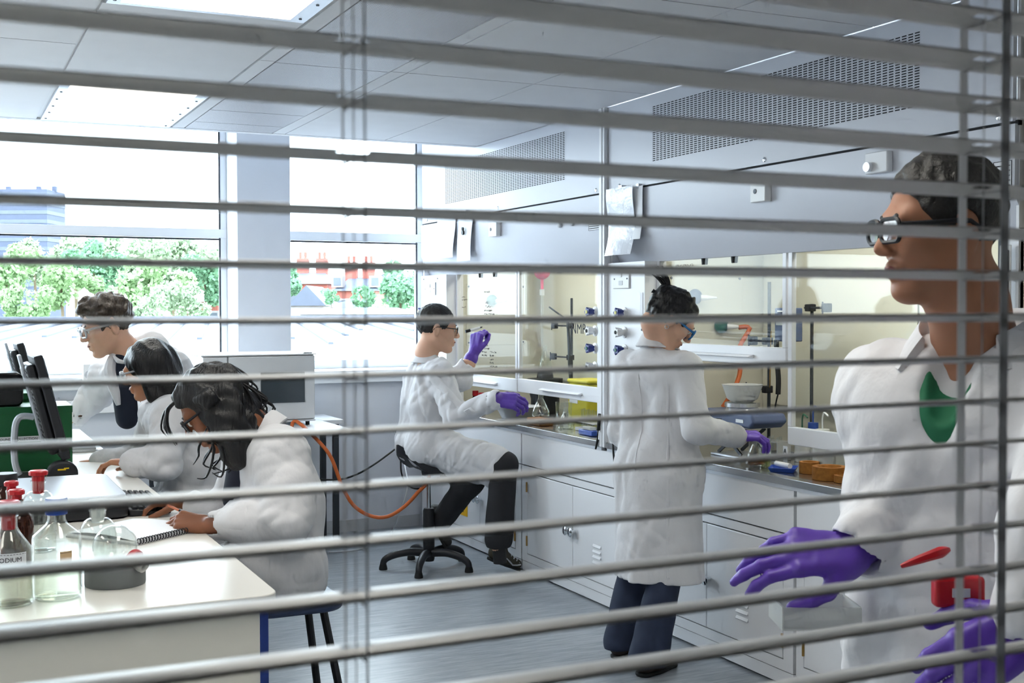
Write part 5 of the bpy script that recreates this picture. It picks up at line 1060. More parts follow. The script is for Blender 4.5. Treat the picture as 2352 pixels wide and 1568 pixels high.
glove(P4, wL, UP*.95+RT*.18, -RT*.55-FW*.75, True, [(55, 62, 40), (62, 68, 40), (66, 70, 40), (66, 70, 40)], eL, 1.18, thumb=(.75, .35, -.55))
pn = thing('marker_pen', 'black and white marker pen in the raised purple glove', 'pen', W(1088, 757, 7.66)); MB().cyl(W(1069, 761, 7.62), W(1080, 758.5, 7.63), .0095, n=12).build('pen_cap', 'black_plastic', pn); MB().cyl(W(1080, 758.5, 7.63), W(1102, 752.5, 7.66), .008, n=12).build('barrel', 'white_plastic', pn); MB().cyl(W(1102, 752.5, 7.66), W(1108, 750.5, 7.665), .006, .002, 10).build('tip', 'black_plastic', pn)
tr = limb((hpR, .11), (kR+V(-.02, 0, -.02), .085), (aR+V(0, 0, .05), .085))+limb((hpL, .11), (kL+V(-.03, 0, -.01), .085), (aL+V(.0, 0, .03), .07))
tr += [plane(aR+V(0, 0, .005), (V(.05, 0, -1)), .004)]
sdf('trousers', tr, .0065, 'trousers_black', P4, waves(45, .004, 51), .008)
dd = V(.62, -.25, -.55)*.36; h_ = W(1108, 1258, 7.3)
Fs = shoe(P4, onZ(1120, 1298, .05)+V(0, 0, .035), onZ(1195, 1312, 0)+V(0, 0, .0), 'shoe_olive', V(.45, -.1, 1))
MB().tube([Fs.p(.10, .041, .02), Fs.p(.13, .042, .05), Fs.p(.17, .03, .065)], .004, 6, 1).tube([Fs.p(.05, -.042, .03), Fs.p(.1, -.043, .05), Fs.p(.15, -.04, .025), Fs.p(.2, -.035, .045)], .005, 6, 1).each('shoe_stripe', 'powder_grey', P4)
for i in range(4): MB().tube([Fs.p(.125+.022*i, -.026, .068-.006*i), Fs.p(.13+.022*i, 0, .082-.008*i), Fs.p(.125+.022*i, .026, .068-.006*i)], .003, 6, 1).build('shoe_lace', 'paper', P4)
MB().cyl(aR+V(0, 0, .03), aR+V(.01, 0, -.09), .042, .04, 16).build('sock', 'shoe_black', P4)
shoe(P4, W(975, 1175, 7.75), W(1022, 1262, 7.62), 'shoe_black', V(.85, -.2, .5))
hair = [H4.e((-.016, 0, .042), (.105, .083, .098), .02), H4.e((.095, 0, -.035), (.063, .13, .112), .012, '-'), H4.e((.02, 0, -.075), (.072, .14, .085), .014, '-'), H4.e((-.075, 0, -.125), (.09, .1, .06), .02, '-'), H4.e((-.012, -.085, -.006), (.024, .02, .04), .01, '-')]
sdf('hair', hair, .0042, 'hair_dark', P4, waves(220, .003, 61), .005)
glasses(H4, P4, 'black_plastic', w=.05, h=.032, thick=.002); face_parts(H4, P4)

# ---- woman writing at the near end of the bench
P3 = thing('person', 'dark-haired woman in glasses and lab coat bent over the notebook, writing', 'person', (st3.x, st3.y, 0))
H3 = Frame(W(492, 935, 4.02), -RT*.78-FW*.25+V(0, 0, -.62), -RT*.42+V(0, 0, .9), 1.05)
NB3 = W(600, 1003, 4.08); s3 = W(640, 1050, 3.93); s3f = W(575, 1040, 4.26)
e3 = W(664, 1196, 3.80); w3_ = W(484, 1206, 3.90); e3f = W(520, 1180, 4.2); w3f = W(420, 1150, 4.25)
pel3 = W(630, 1305, 4.06); hp3 = pel3+V(0, -.09, 0); hp3f = pel3+V(0, .09, 0); k3 = pel3+V(-.40, -.10, .0); k3f = pel3+V(-.40, .10, .0); a3 = V(k3.x+.02, k3.y, .3); a3f = V(k3f.x+.02, k3f.y, .3)
hd = (w3_-e3).normalized(); hand3 = hand_prims(w3_+hd*.015, -RT*.95+UP*.12+FW*.1, UP*.85-FW*.5, True, [(38, 52, 30), (42, 55, 32), (46, 56, 32), (50, 58, 34)], 1.08, thumb=(.8, .28, -.5))
body = head_prims(H3, True)+[H3.cp((-.025, 0, -.04), (-.06, 0, -.11), .05, .05, .03), cap(H3.p(-.05, 0, -.10), NB3+V(0, 0, -.01), .05, .058, k=.03), cap(s3, s3f, .045, k=.03), cap(NB3+V(.02, 0, -.08), pel3, .075, .09, k=.04)]
body += limb((s3, .045), (e3, .04), (w3_, .029))+limb((s3f, .045), (e3f, .04), (w3f, .028))+hand3+hand_prims(w3f, -RT*.9+UP*-.1, UP, False, [(30, 40, 25)]*4, 1.0)
body += limb((hp3, .08), (k3, .055), (a3, .04))+limb((hp3f, .08), (k3f, .055), (a3f, .04))
sdf('body', body, .0036, 'skin_brown', P3)
coat = [cap(s3, s3f, .08, k=.06)]
for s in (-1, 1):
    q = V(0, -.085*(-s), 0); b0 = NB3+V(.03, 0, -.075)+V(0, .085*s, 0); mid = (NB3+pel3)*.5+V(.035, .08*s, .01)
    coat += [cap(b0, mid, .11, .118, k=.07), cap(mid, pel3+V(.0, .09*s, .02), .118, .14, k=.07)]
coat += [cap(pel3+V(0, -.1, 0), pel3+V(-.28, -.11, .0), .13, .1, k=.07), cap(pel3+V(0, .1, 0), pel3+V(-.28, .11, .0), .13, .1, k=.07), plane(V(0, 0, .672), V(0, 0, -1), .004)]
coat += limb((s3, .086), ((s3+e3)/2+V(.015, 0, 0), .08), (e3, .072), ((e3+w3_)/2, .066), (w3_-hd*.02, .044), k=.035)+limb((s3f, .08), (e3f, .068), (w3f+(e3f-w3f).normalized()*.06, .05), k=.035)
coat += [cap(w3_-hd*.03, w3_+hd*.12, .035, .045, k=.004, op='-'), cap(NB3+V(0, 0, .03)-RT*.03, NB3-RT*.09+UP*-.06, .06, .05, k=.02, op='-')]
n3 = folds(46, .010, 71, (.8, .8, 1.2)); n3b = folds(95, .004, 72)
c3 = sdf('lab_coat', coat, .0058, 'coat', P3, lambda P: n3(P)+n3b(P), .016)
collar(c3, NB3+V(0, 0, .01)+RT*.005, UP*.8-RT*.6, -RT*.7-UP*.6, .075, .035, gap=35)
patch(c3, W(545, 1165, 3.9), FW, RT, UP, .11, .11, 'pocket', 'coat', c3, .004, 10)
patch(c3, W(610, 1290, 3.9), FW, RT, UP, .14, .12, 'pocket', 'coat', c3, .004, 10)
sdf('top', [cap(NB3-RT*.05+UP*-.05, NB3-RT*.06+UP*-.20, .055, .07, k=.02)], .006, 'striped_top', P3)
hb = [H3.e((-.012, 0, .04), (.112, .095, .105), .02), H3.cp((-.04, -.06, .0), (-.0, -.075, -.13), .05, .05, .04), H3.cp((-.045, .06, .0), (-.0, .07, -.14), .05, .05, .04), H3.cp((-.07, 0, .02), (-.06, 0, -.11), .05, .05, .04), H3.cp((.005, .085, .03), (.045, .09, -.17), .035, .032, .03),  H3.e((.10, 0, -.03), (.07, .1, .12), .012, '-'), H3.e((.06, .0, -.09), (.07, .066, .12), .01, '-')]
n3h = waves(95, .011, 81); h3 = sdf('hair', hb, .0042, 'hair_black', P3, n3h, .012)
lk = []
for i in range(46):
    s = 1 if random.random() < .75 else -1; a = H3.p(random.uniform(-.10, .06), s*random.uniform(.05, .11), random.uniform(-.10, -.02)); q = lambda k: V(random.uniform(-1, 1), random.uniform(-1, 1), random.uniform(-1, 1))*k
    dn = (V(0, 0, -1)+RT*random.uniform(-.25, .25)).normalized(); L = random.uniform(.07, .15); lk.append([a, a+dn*L*.5+q(.015), a+dn*L*.85+q(.02), a+dn*L*.9+RT*random.uniform(-.035, .035)+q(.01)])
for i in range(14):
    a = H3.p(random.uniform(-.13, -.09), random.uniform(-.06, .06), random.uniform(-.06, .08)); lk.append([a, a+RT*.03+UP*-.02, a+RT*(.05+.03*random.random())+UP*-.05, a+RT*random.uniform(.02, .07)+UP*-.085])
for i in range(12):
    a = H3.p(.075+random.uniform(-.01, .01), -.02+random.uniform(-.05, .07), .085); lk.append([a, a-RT*.035+UP*-.03, a-RT*(.03+.02*random.random())+UP*-.09, a-RT*.01+UP*-(.12+.03*random.random())])
locks(P3, lk, .0042, 'hair_black')
glasses(H3, P3, 'black_plastic', w=.054, h=.036, thick=.0034); face_parts(H3, P3, 'hair_black')
pb = hand3[2][2]; pn = thing('pencil', 'orange pencil in the writing hand', 'pencil', W(395, 1170, 4.05)); MB().cyl(W(386, 1160, 4.07), W(412, 1172, 4.02), .0042, n=8).build('shaft', 'orange_rubber', pn); MB().cyl(W(412, 1172, 4.02), W(436, 1183, 3.99), .0042, n=8).build('shaft', 'black_plastic', pn)
kx = hand3[7][1]; k2 = hand3[7][2]; rc = Vector(kx)*.45+Vector(k2)*.55; ax = (Vector(k2)-Vector(kx)).normalized(); MB().lathe([(.0112, -.002), (.0118, 0), (.0112, .002)], rc, ax, 20, close=False).build('ring', 'gold', P3)
sdf('trousers', limb((hp3, .1), (k3, .078), (a3, .07))+limb((hp3f, .1), (k3f, .078), (a3f, .07)), .008, 'trousers_black', P3)

# ---- woman in the middle, seated behind
P2 = thing('person', 'long-haired woman in clear goggles and lab coat sitting behind the writing woman', 'person', (st2.x, st2.y, 0))
H2 = Frame(W(340, 850, 5.42), -RT*.95+FW*.05+V(0, 0, -.26), V(-.1, 0, 1), 1.0)
NB2 = W(385, 915, 5.46); s2 = W(395, 955, 5.30); s2f = W(365, 945, 5.62); e2 = W(375, 1062, 5.2); w2_ = W(302, 1062, 5.22); e2f = W(330, 1050, 5.75); w2f = e2f-RT*.2+V(0, 0, -.02)
pel2 = V(1.06, 5.62, .69); body = head_prims(H2, True)+[H2.cp((-.02, 0, -.04), (-.05, 0, -.11), .05, .05, .03), cap(H2.p(-.04, 0, -.1), NB2, .05, .058, k=.03), cap(s2, s2f, .045, k=.03), cap(NB2+V(0, 0, -.08), pel2, .075, .09, k=.04)]
body += limb((s2, .045), (e2, .04), (w2_, .029))+limb((s2f, .045), (e2f, .04), (w2f, .029))+hand_prims(w2_, (w2_-e2), UP, True, s=1.0)+hand_prims(w2f, (w2f-e2f), UP, False, s=1.0)
body += limb((pel2+V(0, -.09, 0), .08), (pel2+V(-.38, -.1, -.02), .055), (pel2+V(-.36, -.1, -.4), .04))+limb((pel2+V(0, .09, 0), .08), (pel2+V(-.38, .1, -.02), .055), (pel2+V(-.36, .1, -.4), .04))
sdf('body', body, .0048, 'skin_tan', P2)
coat = [cap(s2, s2f, .078, k=.05)]
for s in (-1, 1): mid = (NB2+pel2)*.5+V(.03, .085*s, 0); coat += [cap(NB2+V(.01, .085*s, -.09), mid, .11, .118, k=.07), cap(mid, pel2+V(.0, .09*s, .0), .118, .14, k=.07), cap(pel2+V(0, .1*s, 0), pel2+V(-.27, .11*s, -.01), .13, .1, k=.07)]
coat += limb((s2, .082), (e2, .074), (w2_, .058), k=.035)+limb((s2f, .08), (e2f, .07), (w2f, .055), k=.035)+[cap(w2_-(w2_-e2).normalized()*.01, w2_+(w2_-e2).normalized()*.1, .042, .05, k=.004, op='-')]
n2 = folds(48, .010, 91); c2 = sdf('lab_coat', coat, .0062, 'coat', P2, lambda P: n2(P)+n3b(P), .014); collar(c2, NB2+V(.0, 0, .005), V(-.15, 0, 1), -RT, .07, .036, gap=35)
hb = [H2.e((-.018, 0, .042), (.107, .09, .1), .02), H2.cp((-.07, -.045, .03), (-.085, -.055, -.12), .055, .045, .04), H2.cp((-.07, .045, .03), (-.085, .055, -.12), .055, .045, .04), H2.cp((.0, .07, .05), (-.02, .085, -.12), .036, .032, .03), H2.cp((-.085, 0, .0), (-.10, 0, -.15), .055, .045, .04), H2.e((.105, 0, -.035), (.066, .11, .12), .012, '-'), H2.e((.06, .0, -.085), (.07, .072, .11), .01, '-')]
sdf('hair', hb, .0045, 'hair_black', P2, waves(90, .005, 101), .008)
lk = []
for i in range(24):
    a = H2.p(random.uniform(-.12, -.06), random.uniform(-.02, .09), -.11); lk.append([a, a+V(0, 0, -.03)+RT*random.uniform(-.01, .02), a+V(0, 0, -.055)+RT*random.uniform(-.02, .03), a+V(0, 0, -.07)+RT*random.uniform(-.04, .03)])
locks(P2, lk, .006, 'hair_black'); glasses(H2, P2, 'goggle_clear', w=.058, h=.042, thick=.004, name='goggles', side=True); face_parts(H2, P2, 'hair_black')
patch(c2, W(310, 985, 5.2), FW, RT, UP, .08, .12, 'pocket', 'coat', c2, .004, 8)
sdf('trousers', limb((pel2+V(0, -.09, 0), .1), (pel2+V(-.38, -.1, -.02), .075), (pel2+V(-.36, -.1, -.4), .065))+limb((pel2+V(0, .09, 0), .1), (pel2+V(-.38, .1, -.02), .075), (pel2+V(-.36, .1, -.4), .065)), .009, 'trousers_black', P2)

# ---- man leaning over the far bench
P1 = thing('person', 'grey-haired man in clear goggles and open lab coat leaning on the bench', 'person', (1.12, 6.72, 0))
H1 = Frame(W(246, 750, 6.05), -RT*.80-FW*.52+V(0, 0, -.28), V(-.12, 0, 1), 1.14)
NB1 = W(310, 812, 6.15); s1 = W(352, 845, 6.0); s1f = W(248, 862, 6.35); e1f = W(222, 905, 6.42); w1f = W(172, 958, 6.40); e1 = W(400, 930, 6.0); w1_ = W(350, 1010, 6.0)
pel1 = V(1.20, 6.55, .95); body = head_prims(H1)+[H1.cp((-.02, 0, -.05), (-.05, 0, -.13), .058, .06, .03), cap(H1.p(-.045, 0, -.11), NB1+V(0, 0, -.03), .06, .068, k=.03), cap(s1, s1f, .045, k=.03), cap(NB1+V(.02, 0, -.1), pel1, .08, .09, k=.04)]
body += limb((s1f, .05), (e1f, .042), (w1f, .03))+limb((s1, .05), (e1, .042), (w1_, .03))+hand_prims(w1f, -RT*.85+UP*-.35, UP, False, [(15, 20, 15)]*4, 1.05)+hand_prims(w1_, V(-.3, 0, -1), RT, True)
body += limb((pel1+V(0, -.09, 0), .085), (V(1.16, 6.45, .5), .058), (V(1.2, 6.45, .1), .042))+limb((pel1+V(0, .09, 0), .085), (V(1.16, 6.68, .5), .058), (V(1.2, 6.68, .1), .042))
sdf('body', body, .005, 'skin_fair', P1)
coat = [cap(s1, s1f, .085, k=.06), cap(W(345, 800, 6.2), W(385, 850, 6.25), .085, .1, k=.07), cap(W(385, 850, 6.25), pel1+V(.02, 0, .1), .1, .12, k=.07), cap(NB1+V(.05, 0, -.05), pel1+V(.02, 0, .2), .12, .13, k=.06), cap(NB1+V(.06, .1, -.09), pel1+V(.02, .08, .1), .11, .13, k=.06), cap(NB1+V(.04, -.1, -.09), pel1+V(.02, -.08, .1), .11, .13, k=.06), cap(pel1+V(0, .07, .1), pel1+V(-.02, .09, -.45), .13, .14, k=.06), cap(pel1+V(0, -.07, .1), pel1+V(-.02, -.09, -.45), .13, .14, k=.06)]
coat += limb((s1f, .088), (e1f, .078), (w1f-(w1f-e1f).normalized()*.01, .058), k=.035)+limb((s1, .085), (e1, .075), (w1_, .06), k=.035)+[cap(w1f-(w1f-e1f).normalized()*.02, w1f+(w1f-e1f).normalized()*.1, .045, .055, k=.004, op='-'), cap(NB1-RT*.04+UP*.04-FW*.04, W(282, 880, 5.98), .05, .05, k=.02, op='-')]
n1 = folds(46, .011, 111); c1 = sdf('lab_coat', coat, .0068, 'coat', P1, lambda P: n1(P)+n3b(P), .016); collar(c1, NB1+V(0, 0, .0), V(-.25, 0, 1), -RT*.9-FW*.4, .08, .04, gap=38)
lp = W(262, 870, 5.98); MB().tube([W(262, 815, 6.05), W(252, 850, 6.0), W(262, 890, 5.98), W(272, 930, 5.97)], [.02, .03, .028, .012], 8, 2).build('lapel', 'coat', c1)
sdf('shirt', [cap(W(278, 828, 6.07), W(284, 890, 6.04), .05, .06, k=.02), cap(W(284, 890, 6.04), W(292, 960, 6.04), .06, .055, k=.02)], .006, 'navy_shirt', P1)
MB().tube([W(262, 818, 6.0), W(272, 829, 5.97), W(290, 832, 5.98)], [.006, .012, .008], 8, 1).build('shirt_collar', 'coat', P1)
hb = [H1.e((-.014, 0, .05), (.112, .09, .1), .02), H1.cp((.05, -.02, .115), (.085, .0, .098), .03, .025, .03), H1.e((.1, 0, -.038), (.064, .13, .112), .012, '-'), H1.e((.02, 0, -.082), (.068, .14, .085), .014, '-'), H1.e((-.075, 0, -.15), (.09, .1, .06), .02, '-'), H1.e((-.012, .085, -.006), (.024, .02, .04), .01, '-')]
sdf('hair', hb, .0042, 'hair_brown', P1, waves(120, .008, 121), .01)
glasses(H1, P1, 'goggle_clear', w=.06, h=.044, thick=.0045, x=.116, name='goggles', side=True); face_parts(H1, P1, 'hair_brown')
sdf('trousers', limb((pel1+V(0, -.09, 0), .1), (V(1.16, 6.45, .5), .078), (V(1.2, 6.45, .08), .07))+limb((pel1+V(0, .09, 0), .1), (V(1.16, 6.68, .5), .078), (V(1.2, 6.68, .08), .07)), .009, 'trousers_black', P1)
shoe(P1, V(1.27, 6.45, 0), V(1.0, 6.45, 0), 'shoe_black'); shoe(P1, V(1.27, 6.68, 0), V(1.0, 6.68, 0), 'shoe_black')

# ---- man walking past close to the glass
P6 = thing('person', 'dark-haired man in safety glasses and green shirt walking past close to the blind', 'person', (1.42, 1.40, 0))
H6 = Frame(W(2162, 530, 1.86), -RT*.985-FW*.12+V(0, 0, -.06), V(0, 0, 1), .86)
NB6 = W(2246, 762, 1.92); g6 = (-RT*.7-FW*.71).normalized(); l6 = V(-g6.y, g6.x, 0).normalized(); s6 = NB6+l6*.155+V(0, 0, -.09); s6f = NB6-l6*.150+V(0, 0, -.10); e6f = W(2065, 1140, 2.02); w6f = W(1968, 1262, 1.92); e6 = W(2440, 1230, 1.60); w6 = W(2385, 1415, 1.58)
pel6 = V(NB6.x+.02, NB6.y, .98)
body = head_prims(H6)+[H6.cp((-.02, 0, -.05), (-.045, 0, -.13), .056, .058, .03), cap(H6.p(-.04, 0, -.12), NB6+V(0, 0, -.04), .058, .068, k=.03), cap(s6, s6f, .045, k=.03), cap(NB6+V(0, 0, -.12), pel6, .08, .09, k=.04)]
body += limb((s6, .05), (e6, .042), (w6, .03))+limb((s6f, .05), (e6f, .042), (w6f, .03))
q6 = l6*.09
body += limb((pel6+q6, .085), (pel6+q6-RT*.12+V(0, 0, -.45), .058), (pel6+q6+RT*.05+V(0, 0, -.88), .042))+limb((pel6-q6, .085), (pel6-q6+RT*.02+V(0, 0, -.45), .058), (pel6-q6+RT*.22+V(0, 0, -.86), .042))
sdf('body', body, .0042, 'skin_warm', P6)
coat = [cap(s6, s6f, .078, k=.05), cap(NB6+V(0, 0, -.15), pel6, .13, .13, k=.06)]
for s in (-1, 1): coat += [cap(NB6+q6*s+V(0, 0, -.15), pel6+q6*s+V(0, 0, .1), .12, .125, k=.06), cap(pel6+q6*s+V(0, 0, .1), pel6+q6*1.1*s+V(0, 0, -.5), .125, .15, k=.06)]
coat += limb((s6, .082), (e6, .07), (w6, .055), k=.035)+limb((s6f, .082), (e6f, .07), (w6f+(e6f-w6f).normalized()*.01, .054), k=.035)
coat += [cap(w6f+(e6f-w6f).normalized()*.02, w6f-(e6f-w6f).normalized()*.12, .04, .05, k=.004, op='-'), cap(w6+(e6-w6).normalized()*.02, w6-(e6-w6).normalized()*.12, .04, .05, k=.004, op='-'), cap(NB6+g6*.09+V(0, 0, .03), NB6+g6*.165+V(0, 0, -.22), .066, .008, k=.012, op='-'), plane(V(0, 0, .46), V(0, 0, -1), .004)]
n6 = folds(34, .010, 131, (1, 1, .35)); c6 = sdf('lab_coat', coat, .0062, 'coat', P6, lambda P: n6(P)+n3b(P), .014); collar(c6, NB6+V(0, 0, -.012), V(-.1, 0, 1), g6, .088, .045, gap=42, flare=1.45)
sdf('shirt', [cap(NB6+g6*.01+V(0, 0, -.045), NB6+g6*.03+V(0, 0, -.13), .075, .095, k=.02), cap(NB6+g6*.03+V(0, 0, -.13), NB6+g6*.015+V(0, 0, -.3), .095, .095, k=.02), cap(NB6+g6*.05+V(0, 0, .03), NB6+g6*.13+V(0, 0, -.12), .062, .02, k=.01, op='-')], .005, 'green_shirt', P6)
glove(P6, w6f-(e6f-w6f).normalized()*.01, -RT*.97+UP*.0+FW*-.05, UP*.75-FW*.65, False, [(22, 28, 18), (18, 24, 16), (20, 26, 16), (26, 30, 18)], e6f, 1.08)
glove(P6, w6-(e6-w6).normalized()*.01, -RT*.85+UP*-.5, -FW*.8+UP*.5, True, [(28, 35, 20)]*4, e6, 1.08)
hb = [H6.e((-.014, 0, .046), (.108, .087, .1), .02), H6.e((.1, 0, -.038), (.065, .13, .115), .012, '-'), H6.e((.02, 0, -.08), (.07, .14, .085), .014, '-'), H6.e((-.075, 0, -.14), (.09, .1, .06), .02, '-'), H6.e((-.012, .085, -.006), (.024, .02, .04), .01, '-')]
sdf('hair', hb, .0036, 'hair_dark', P6, waves(180, .004, 141), .006)
glasses(H6, P6, 'black_plastic', w=.064, h=.04, thick=.004, x=.114, name='safety_glasses', side=True); face_parts(H6, P6)
sdf('trousers', limb((pel6+q6, .1), (pel6+q6-RT*.12+V(0, 0, -.45), .078), (pel6+q6+RT*.05+V(0, 0, -.9), .07))+limb((pel6-q6, .1), (pel6-q6+RT*.02+V(0, 0, -.45), .078), (pel6-q6+RT*.22+V(0, 0, -.88), .07)), .01, 'trousers_black', P6)
fa = pel6+q6+RT*.05; shoe(P6, V(fa.x, fa.y, 0)+RT*.05, V(fa.x, fa.y, 0)-RT*.22, 'shoe_black'); fb = pel6-q6+RT*.22; shoe(P6, V(fb.x, fb.y, .015)+RT*.05, V(fb.x, fb.y, 0)-RT*.22, 'shoe_black')
MB().tube([W(2070, 1300, 1.70), W(2110, 1285, 1.69), W(2160, 1268, 1.69), W(2178, 1262, 1.70)], [.003, .006, .008, .004], 6, 2).build('red_pen', 'red_plastic', c6)
rb = thing('red_case', 'small red case held against the walking man\'s coat pocket', 'case', W(2200, 1390, 1.64)); rc = W(2200, 1357, 1.645); MB().obox(rc, RT, UP, FW, .034, .021, .012).build('shell', 'red_plastic', rb, bevel=.006, seg=3); MB().obox(rc-FW*.0125, RT, UP, FW, .012, .006, .001).build('clasp', 'powder_grey', rb)
tr_ = thing('plastic_tray', 'pale translucent tray carried below the purple glove', 'tray', W(1870, 1430, 1.9)); tc_ = W(1870, 1405, 1.92); MB().obox(tc_+UP*-.014, RT, FW, UP, .06, .05, .002).build('floor', 'frosted', tr_, bevel=.001)
for s in (-1, 1): MB().obox(tc_+RT*.06*s, RT, FW, UP, .0015, .05, .018).build('side', 'frosted', tr_); MB().obox(tc_+FW*.05*s, RT, FW, UP, .06, .0015, .018).build('side', 'frosted', tr_)
# ------------------------------------------------------------------ outside: roof, houses, trees, tower
mat('roof_pale', rgb(150, 154, 162), .7, noise=(.6, .12)); mat('roof_rib', rgb(84, 90, 104), .7); mat('slate', rgb(84, 90, 106), .7, noise=(2, .1)); mat('brick', rgb(158, 92, 82), .8, noise=(3, .12)); mat('render_white', rgb(150, 144, 146), .8)
mat('tower_grey', rgb(72, 78, 98), .8, noise=(.4, .15)); mat('bark', rgb(110, 96, 80), .9); mat('ground_out', rgb(150, 160, 140), .9, noise=(.1, .2)); mat('window_dark', rgb(90, 96, 108), .3)
def leaf_mat(name, col):
    m = bpy.data.materials.new(name); m.use_nodes = True; nt = m.node_tree; b = nt.nodes['Principled BSDF']; out = nt.nodes['Material Output']
    n = nt.nodes.new('ShaderNodeTexNoise'); n.inputs['Scale'].default_value = 1.3; r = nt.nodes.new('ShaderNodeMix'); r.data_type = 'RGBA'
    r.inputs['A'].default_value = (*[c*.6 for c in col], 1); r.inputs['B'].default_value = (*[min(1, c*1.25) for c in col], 1); tc = nt.nodes.new('ShaderNodeTexCoord'); nt.links.new(tc.outputs['Object'], n.inputs['Vector']); nt.links.new(n.outputs['Fac'], r.inputs['Factor']); nt.links.new(r.outputs['Result'], b.inputs['Base Color'])
    t = nt.nodes.new('ShaderNodeBsdfTranslucent'); nt.links.new(r.outputs['Result'], t.inputs[0]); mx = nt.nodes.new('ShaderNodeMixShader'); mx.inputs[0].default_value = .4
    nt.links.new(b.outputs[0], mx.inputs[1]); nt.links.new(t.outputs[0], mx.inputs[2]); nt.links.new(mx.outputs[0], out.inputs[0]); b.inputs['Roughness'].default_value = .7; MATS[name] = m
leaf_mat('leaf_a', rgb(150, 176, 132)); leaf_mat('leaf_b', rgb(124, 164, 132)); leaf_mat('leaf_c', rgb(160, 178, 150))
tag(MB().box(-150, 260, 9.5, 420, -8.2, -8).build('ground', 'ground_out'), 'distant ground outside the windows', 'ground', kind='structure')
# big pale roof just outside
def roofz(y): return .75+(y-12)*.025
t = thing('warehouse_roof', 'broad pale ribbed roof just below the windows', 'roof', (6, 22, -6))
MB().add([(-40, 12, roofz(12)), (60, 12, roofz(12)), (60, 34, roofz(34)), (-40, 34, roofz(34)), (-40, 12, -8), (60, 12, -8), (60, 34, -8), (-40, 34, -8)], [(0, 1, 2, 3), (0, 4, 5, 1), (1, 5, 6, 2), (2, 6, 7, 3), (3, 7, 4, 0)]).build('roof_sheet', 'roof_pale', t, smooth=0)
rb_ = MB()
for i in range(150):
    x = -40+i*.6; 
    yb = random.uniform(19, 27); a = Vector((x, 33.6, roofz(33.6)+.02)); b = Vector((x-.22*(33.6-yb), yb, 0)); b.z = roofz(b.y)+.02; d = (b-a).normalized(); rb_.obox((a+b)/2, d, Vector((-d.y, d.x, 0)), (0, 0, 1), (b-a).length/2, .045, .02)
q = rb_.build('roof_ribs', 'roof_rib', t, smooth=0); q['kind'] = 'stuff'
MB().box(-40, 60, 33.9, 34.3, roofz(34)-.1, roofz(34)+.12).build('ridge', 'roof_rib', t)
# houses
def house(px0, px1, y_eave, y_ridge, D, depth, wall, label, win=3, chim=1, gable=False):
    a = W(px0, y_eave, D); b = W(px1, y_eave, D); r = W((px0+px1)/2, y_ridge, D); w = (b-a).length; ze, zr = a.z, r.z; c = (a+b)/2; ax = V(RT.x, RT.y, 0).normalized(); ay = V(-ax.y, ax.x, 0)
    t = thing('house', label, 'house', (c.x, c.y, -8)); P = lambda u, v, z: tuple(V(c.x, c.y, 0)+ax*u+ay*v+V(0, 0, z)); h = w/2
    MB().add([P(-h, 0, -8), P(h, 0, -8), P(h, depth, -8), P(-h, depth, -8), P(-h, 0, ze), P(h, 0, ze), P(h, depth, ze), P(-h, depth, ze)], [(0, 3, 2, 1), (4, 5, 6, 7), (0, 1, 5, 4), (1, 2, 6, 5), (2, 3, 7, 6), (3, 0, 4, 7)]).build('wall', wall, t, smooth=0)
    if gable: MB().add([P(-h-.2, -.2, ze), P(h+.2, -.2, ze), P(0, -.2, zr), P(-h-.2, depth, ze), P(h+.2, depth, ze), P(0, depth, zr)], [(0, 1, 2), (3, 5, 4), (0, 2, 5, 3), (1, 4, 5, 2), (0, 3, 4, 1)]).build('roof', 'slate', t, smooth=0)
    else: MB().add([P(-h-.2, -.3, ze), P(h+.2, -.3, ze), P(h+.2, depth+.3, ze), P(-h-.2, depth+.3, ze), P(-h*.55, depth/2, zr), P(h*.55, depth/2, zr)], [(0, 1, 5, 4), (2, 3, 4, 5), (0, 4, 3), (1, 2, 5), (0, 3, 2, 1)]).build('roof', 'slate', t, smooth=0)
    for i in range(chim):
        u = -h*.5+h*i*.9; k = MB().obox(P(u, depth/2, zr+.1), ax, ay, (0, 0, 1), .45, .35, 1.0).build('chimney', 'brick', t, smooth=0)
        for s in (-.2, .2): MB().cyl(P(u+s, depth/2, zr+1.05), P(u+s, depth/2, zr+1.6), .11, n=8).build('chimney_pot', 'brick', k)
    for i in range(win):
        u = -h+w*(i+.5)/win; k = MB().obox(P(u, -.02, ze-1.3), ax, ay, (0, 0, 1), .5, .04, .75).build('window', 'render_white', t, smooth=0); MB().obox(P(u, -.07, ze-1.3), ax, ay, (0, 0, 1), .4, .02, .62).build('pane', 'window_dark', k, smooth=0)
    return t, P, ze, zr, ax, ay
house(650, 752, 652, 622, 92, 8, 'brick', 'brick terrace house at the left of the narrow window', 3, 2)
house(668, 742, 702, 655, 70, 6, 'render_white', 'low pale outbuilding below the brick terrace', 2, 0, True)
hh = house(770, 862, 668, 634, 88, 7, 'brick', 'grey hip-roofed house in the middle of the narrow window', 3, 2)
for u in (-1.35, 1.4):
    t_, P_, ze_, zr_, ax_, ay_ = hh; d_ = MB().obox(P_(u, .9, (ze_+zr_)/2+.15), ax_, ay_, (0, 0, 1), .42, .6, .42).build('dormer', 'render_white', t_, smooth=0); MB().obox(P_(u, .27, (ze_+zr_)/2+.15), ax_, ay_, (0, 0, 1), .26, .03, .28).build('pane', 'window_dark', d_, smooth=0)
house(868, 930, 640, 618, 100, 8, 'render_white', 'pale gabled house behind the round green tree', 2, 0, True)
house(760, 850, 706, 690, 66, 4, 'brick', 'low brick shed in front of the hip-roofed house', 3, 0)
house(437, 500, 693, 678, 75, 5, 'brick', 'small red house seen past the left window edge', 2, 0)
house(690, 960, 722, 706, 48, 4, 'render_white', 'long low wall-like shed behind the ribbed roof', 5, 0)
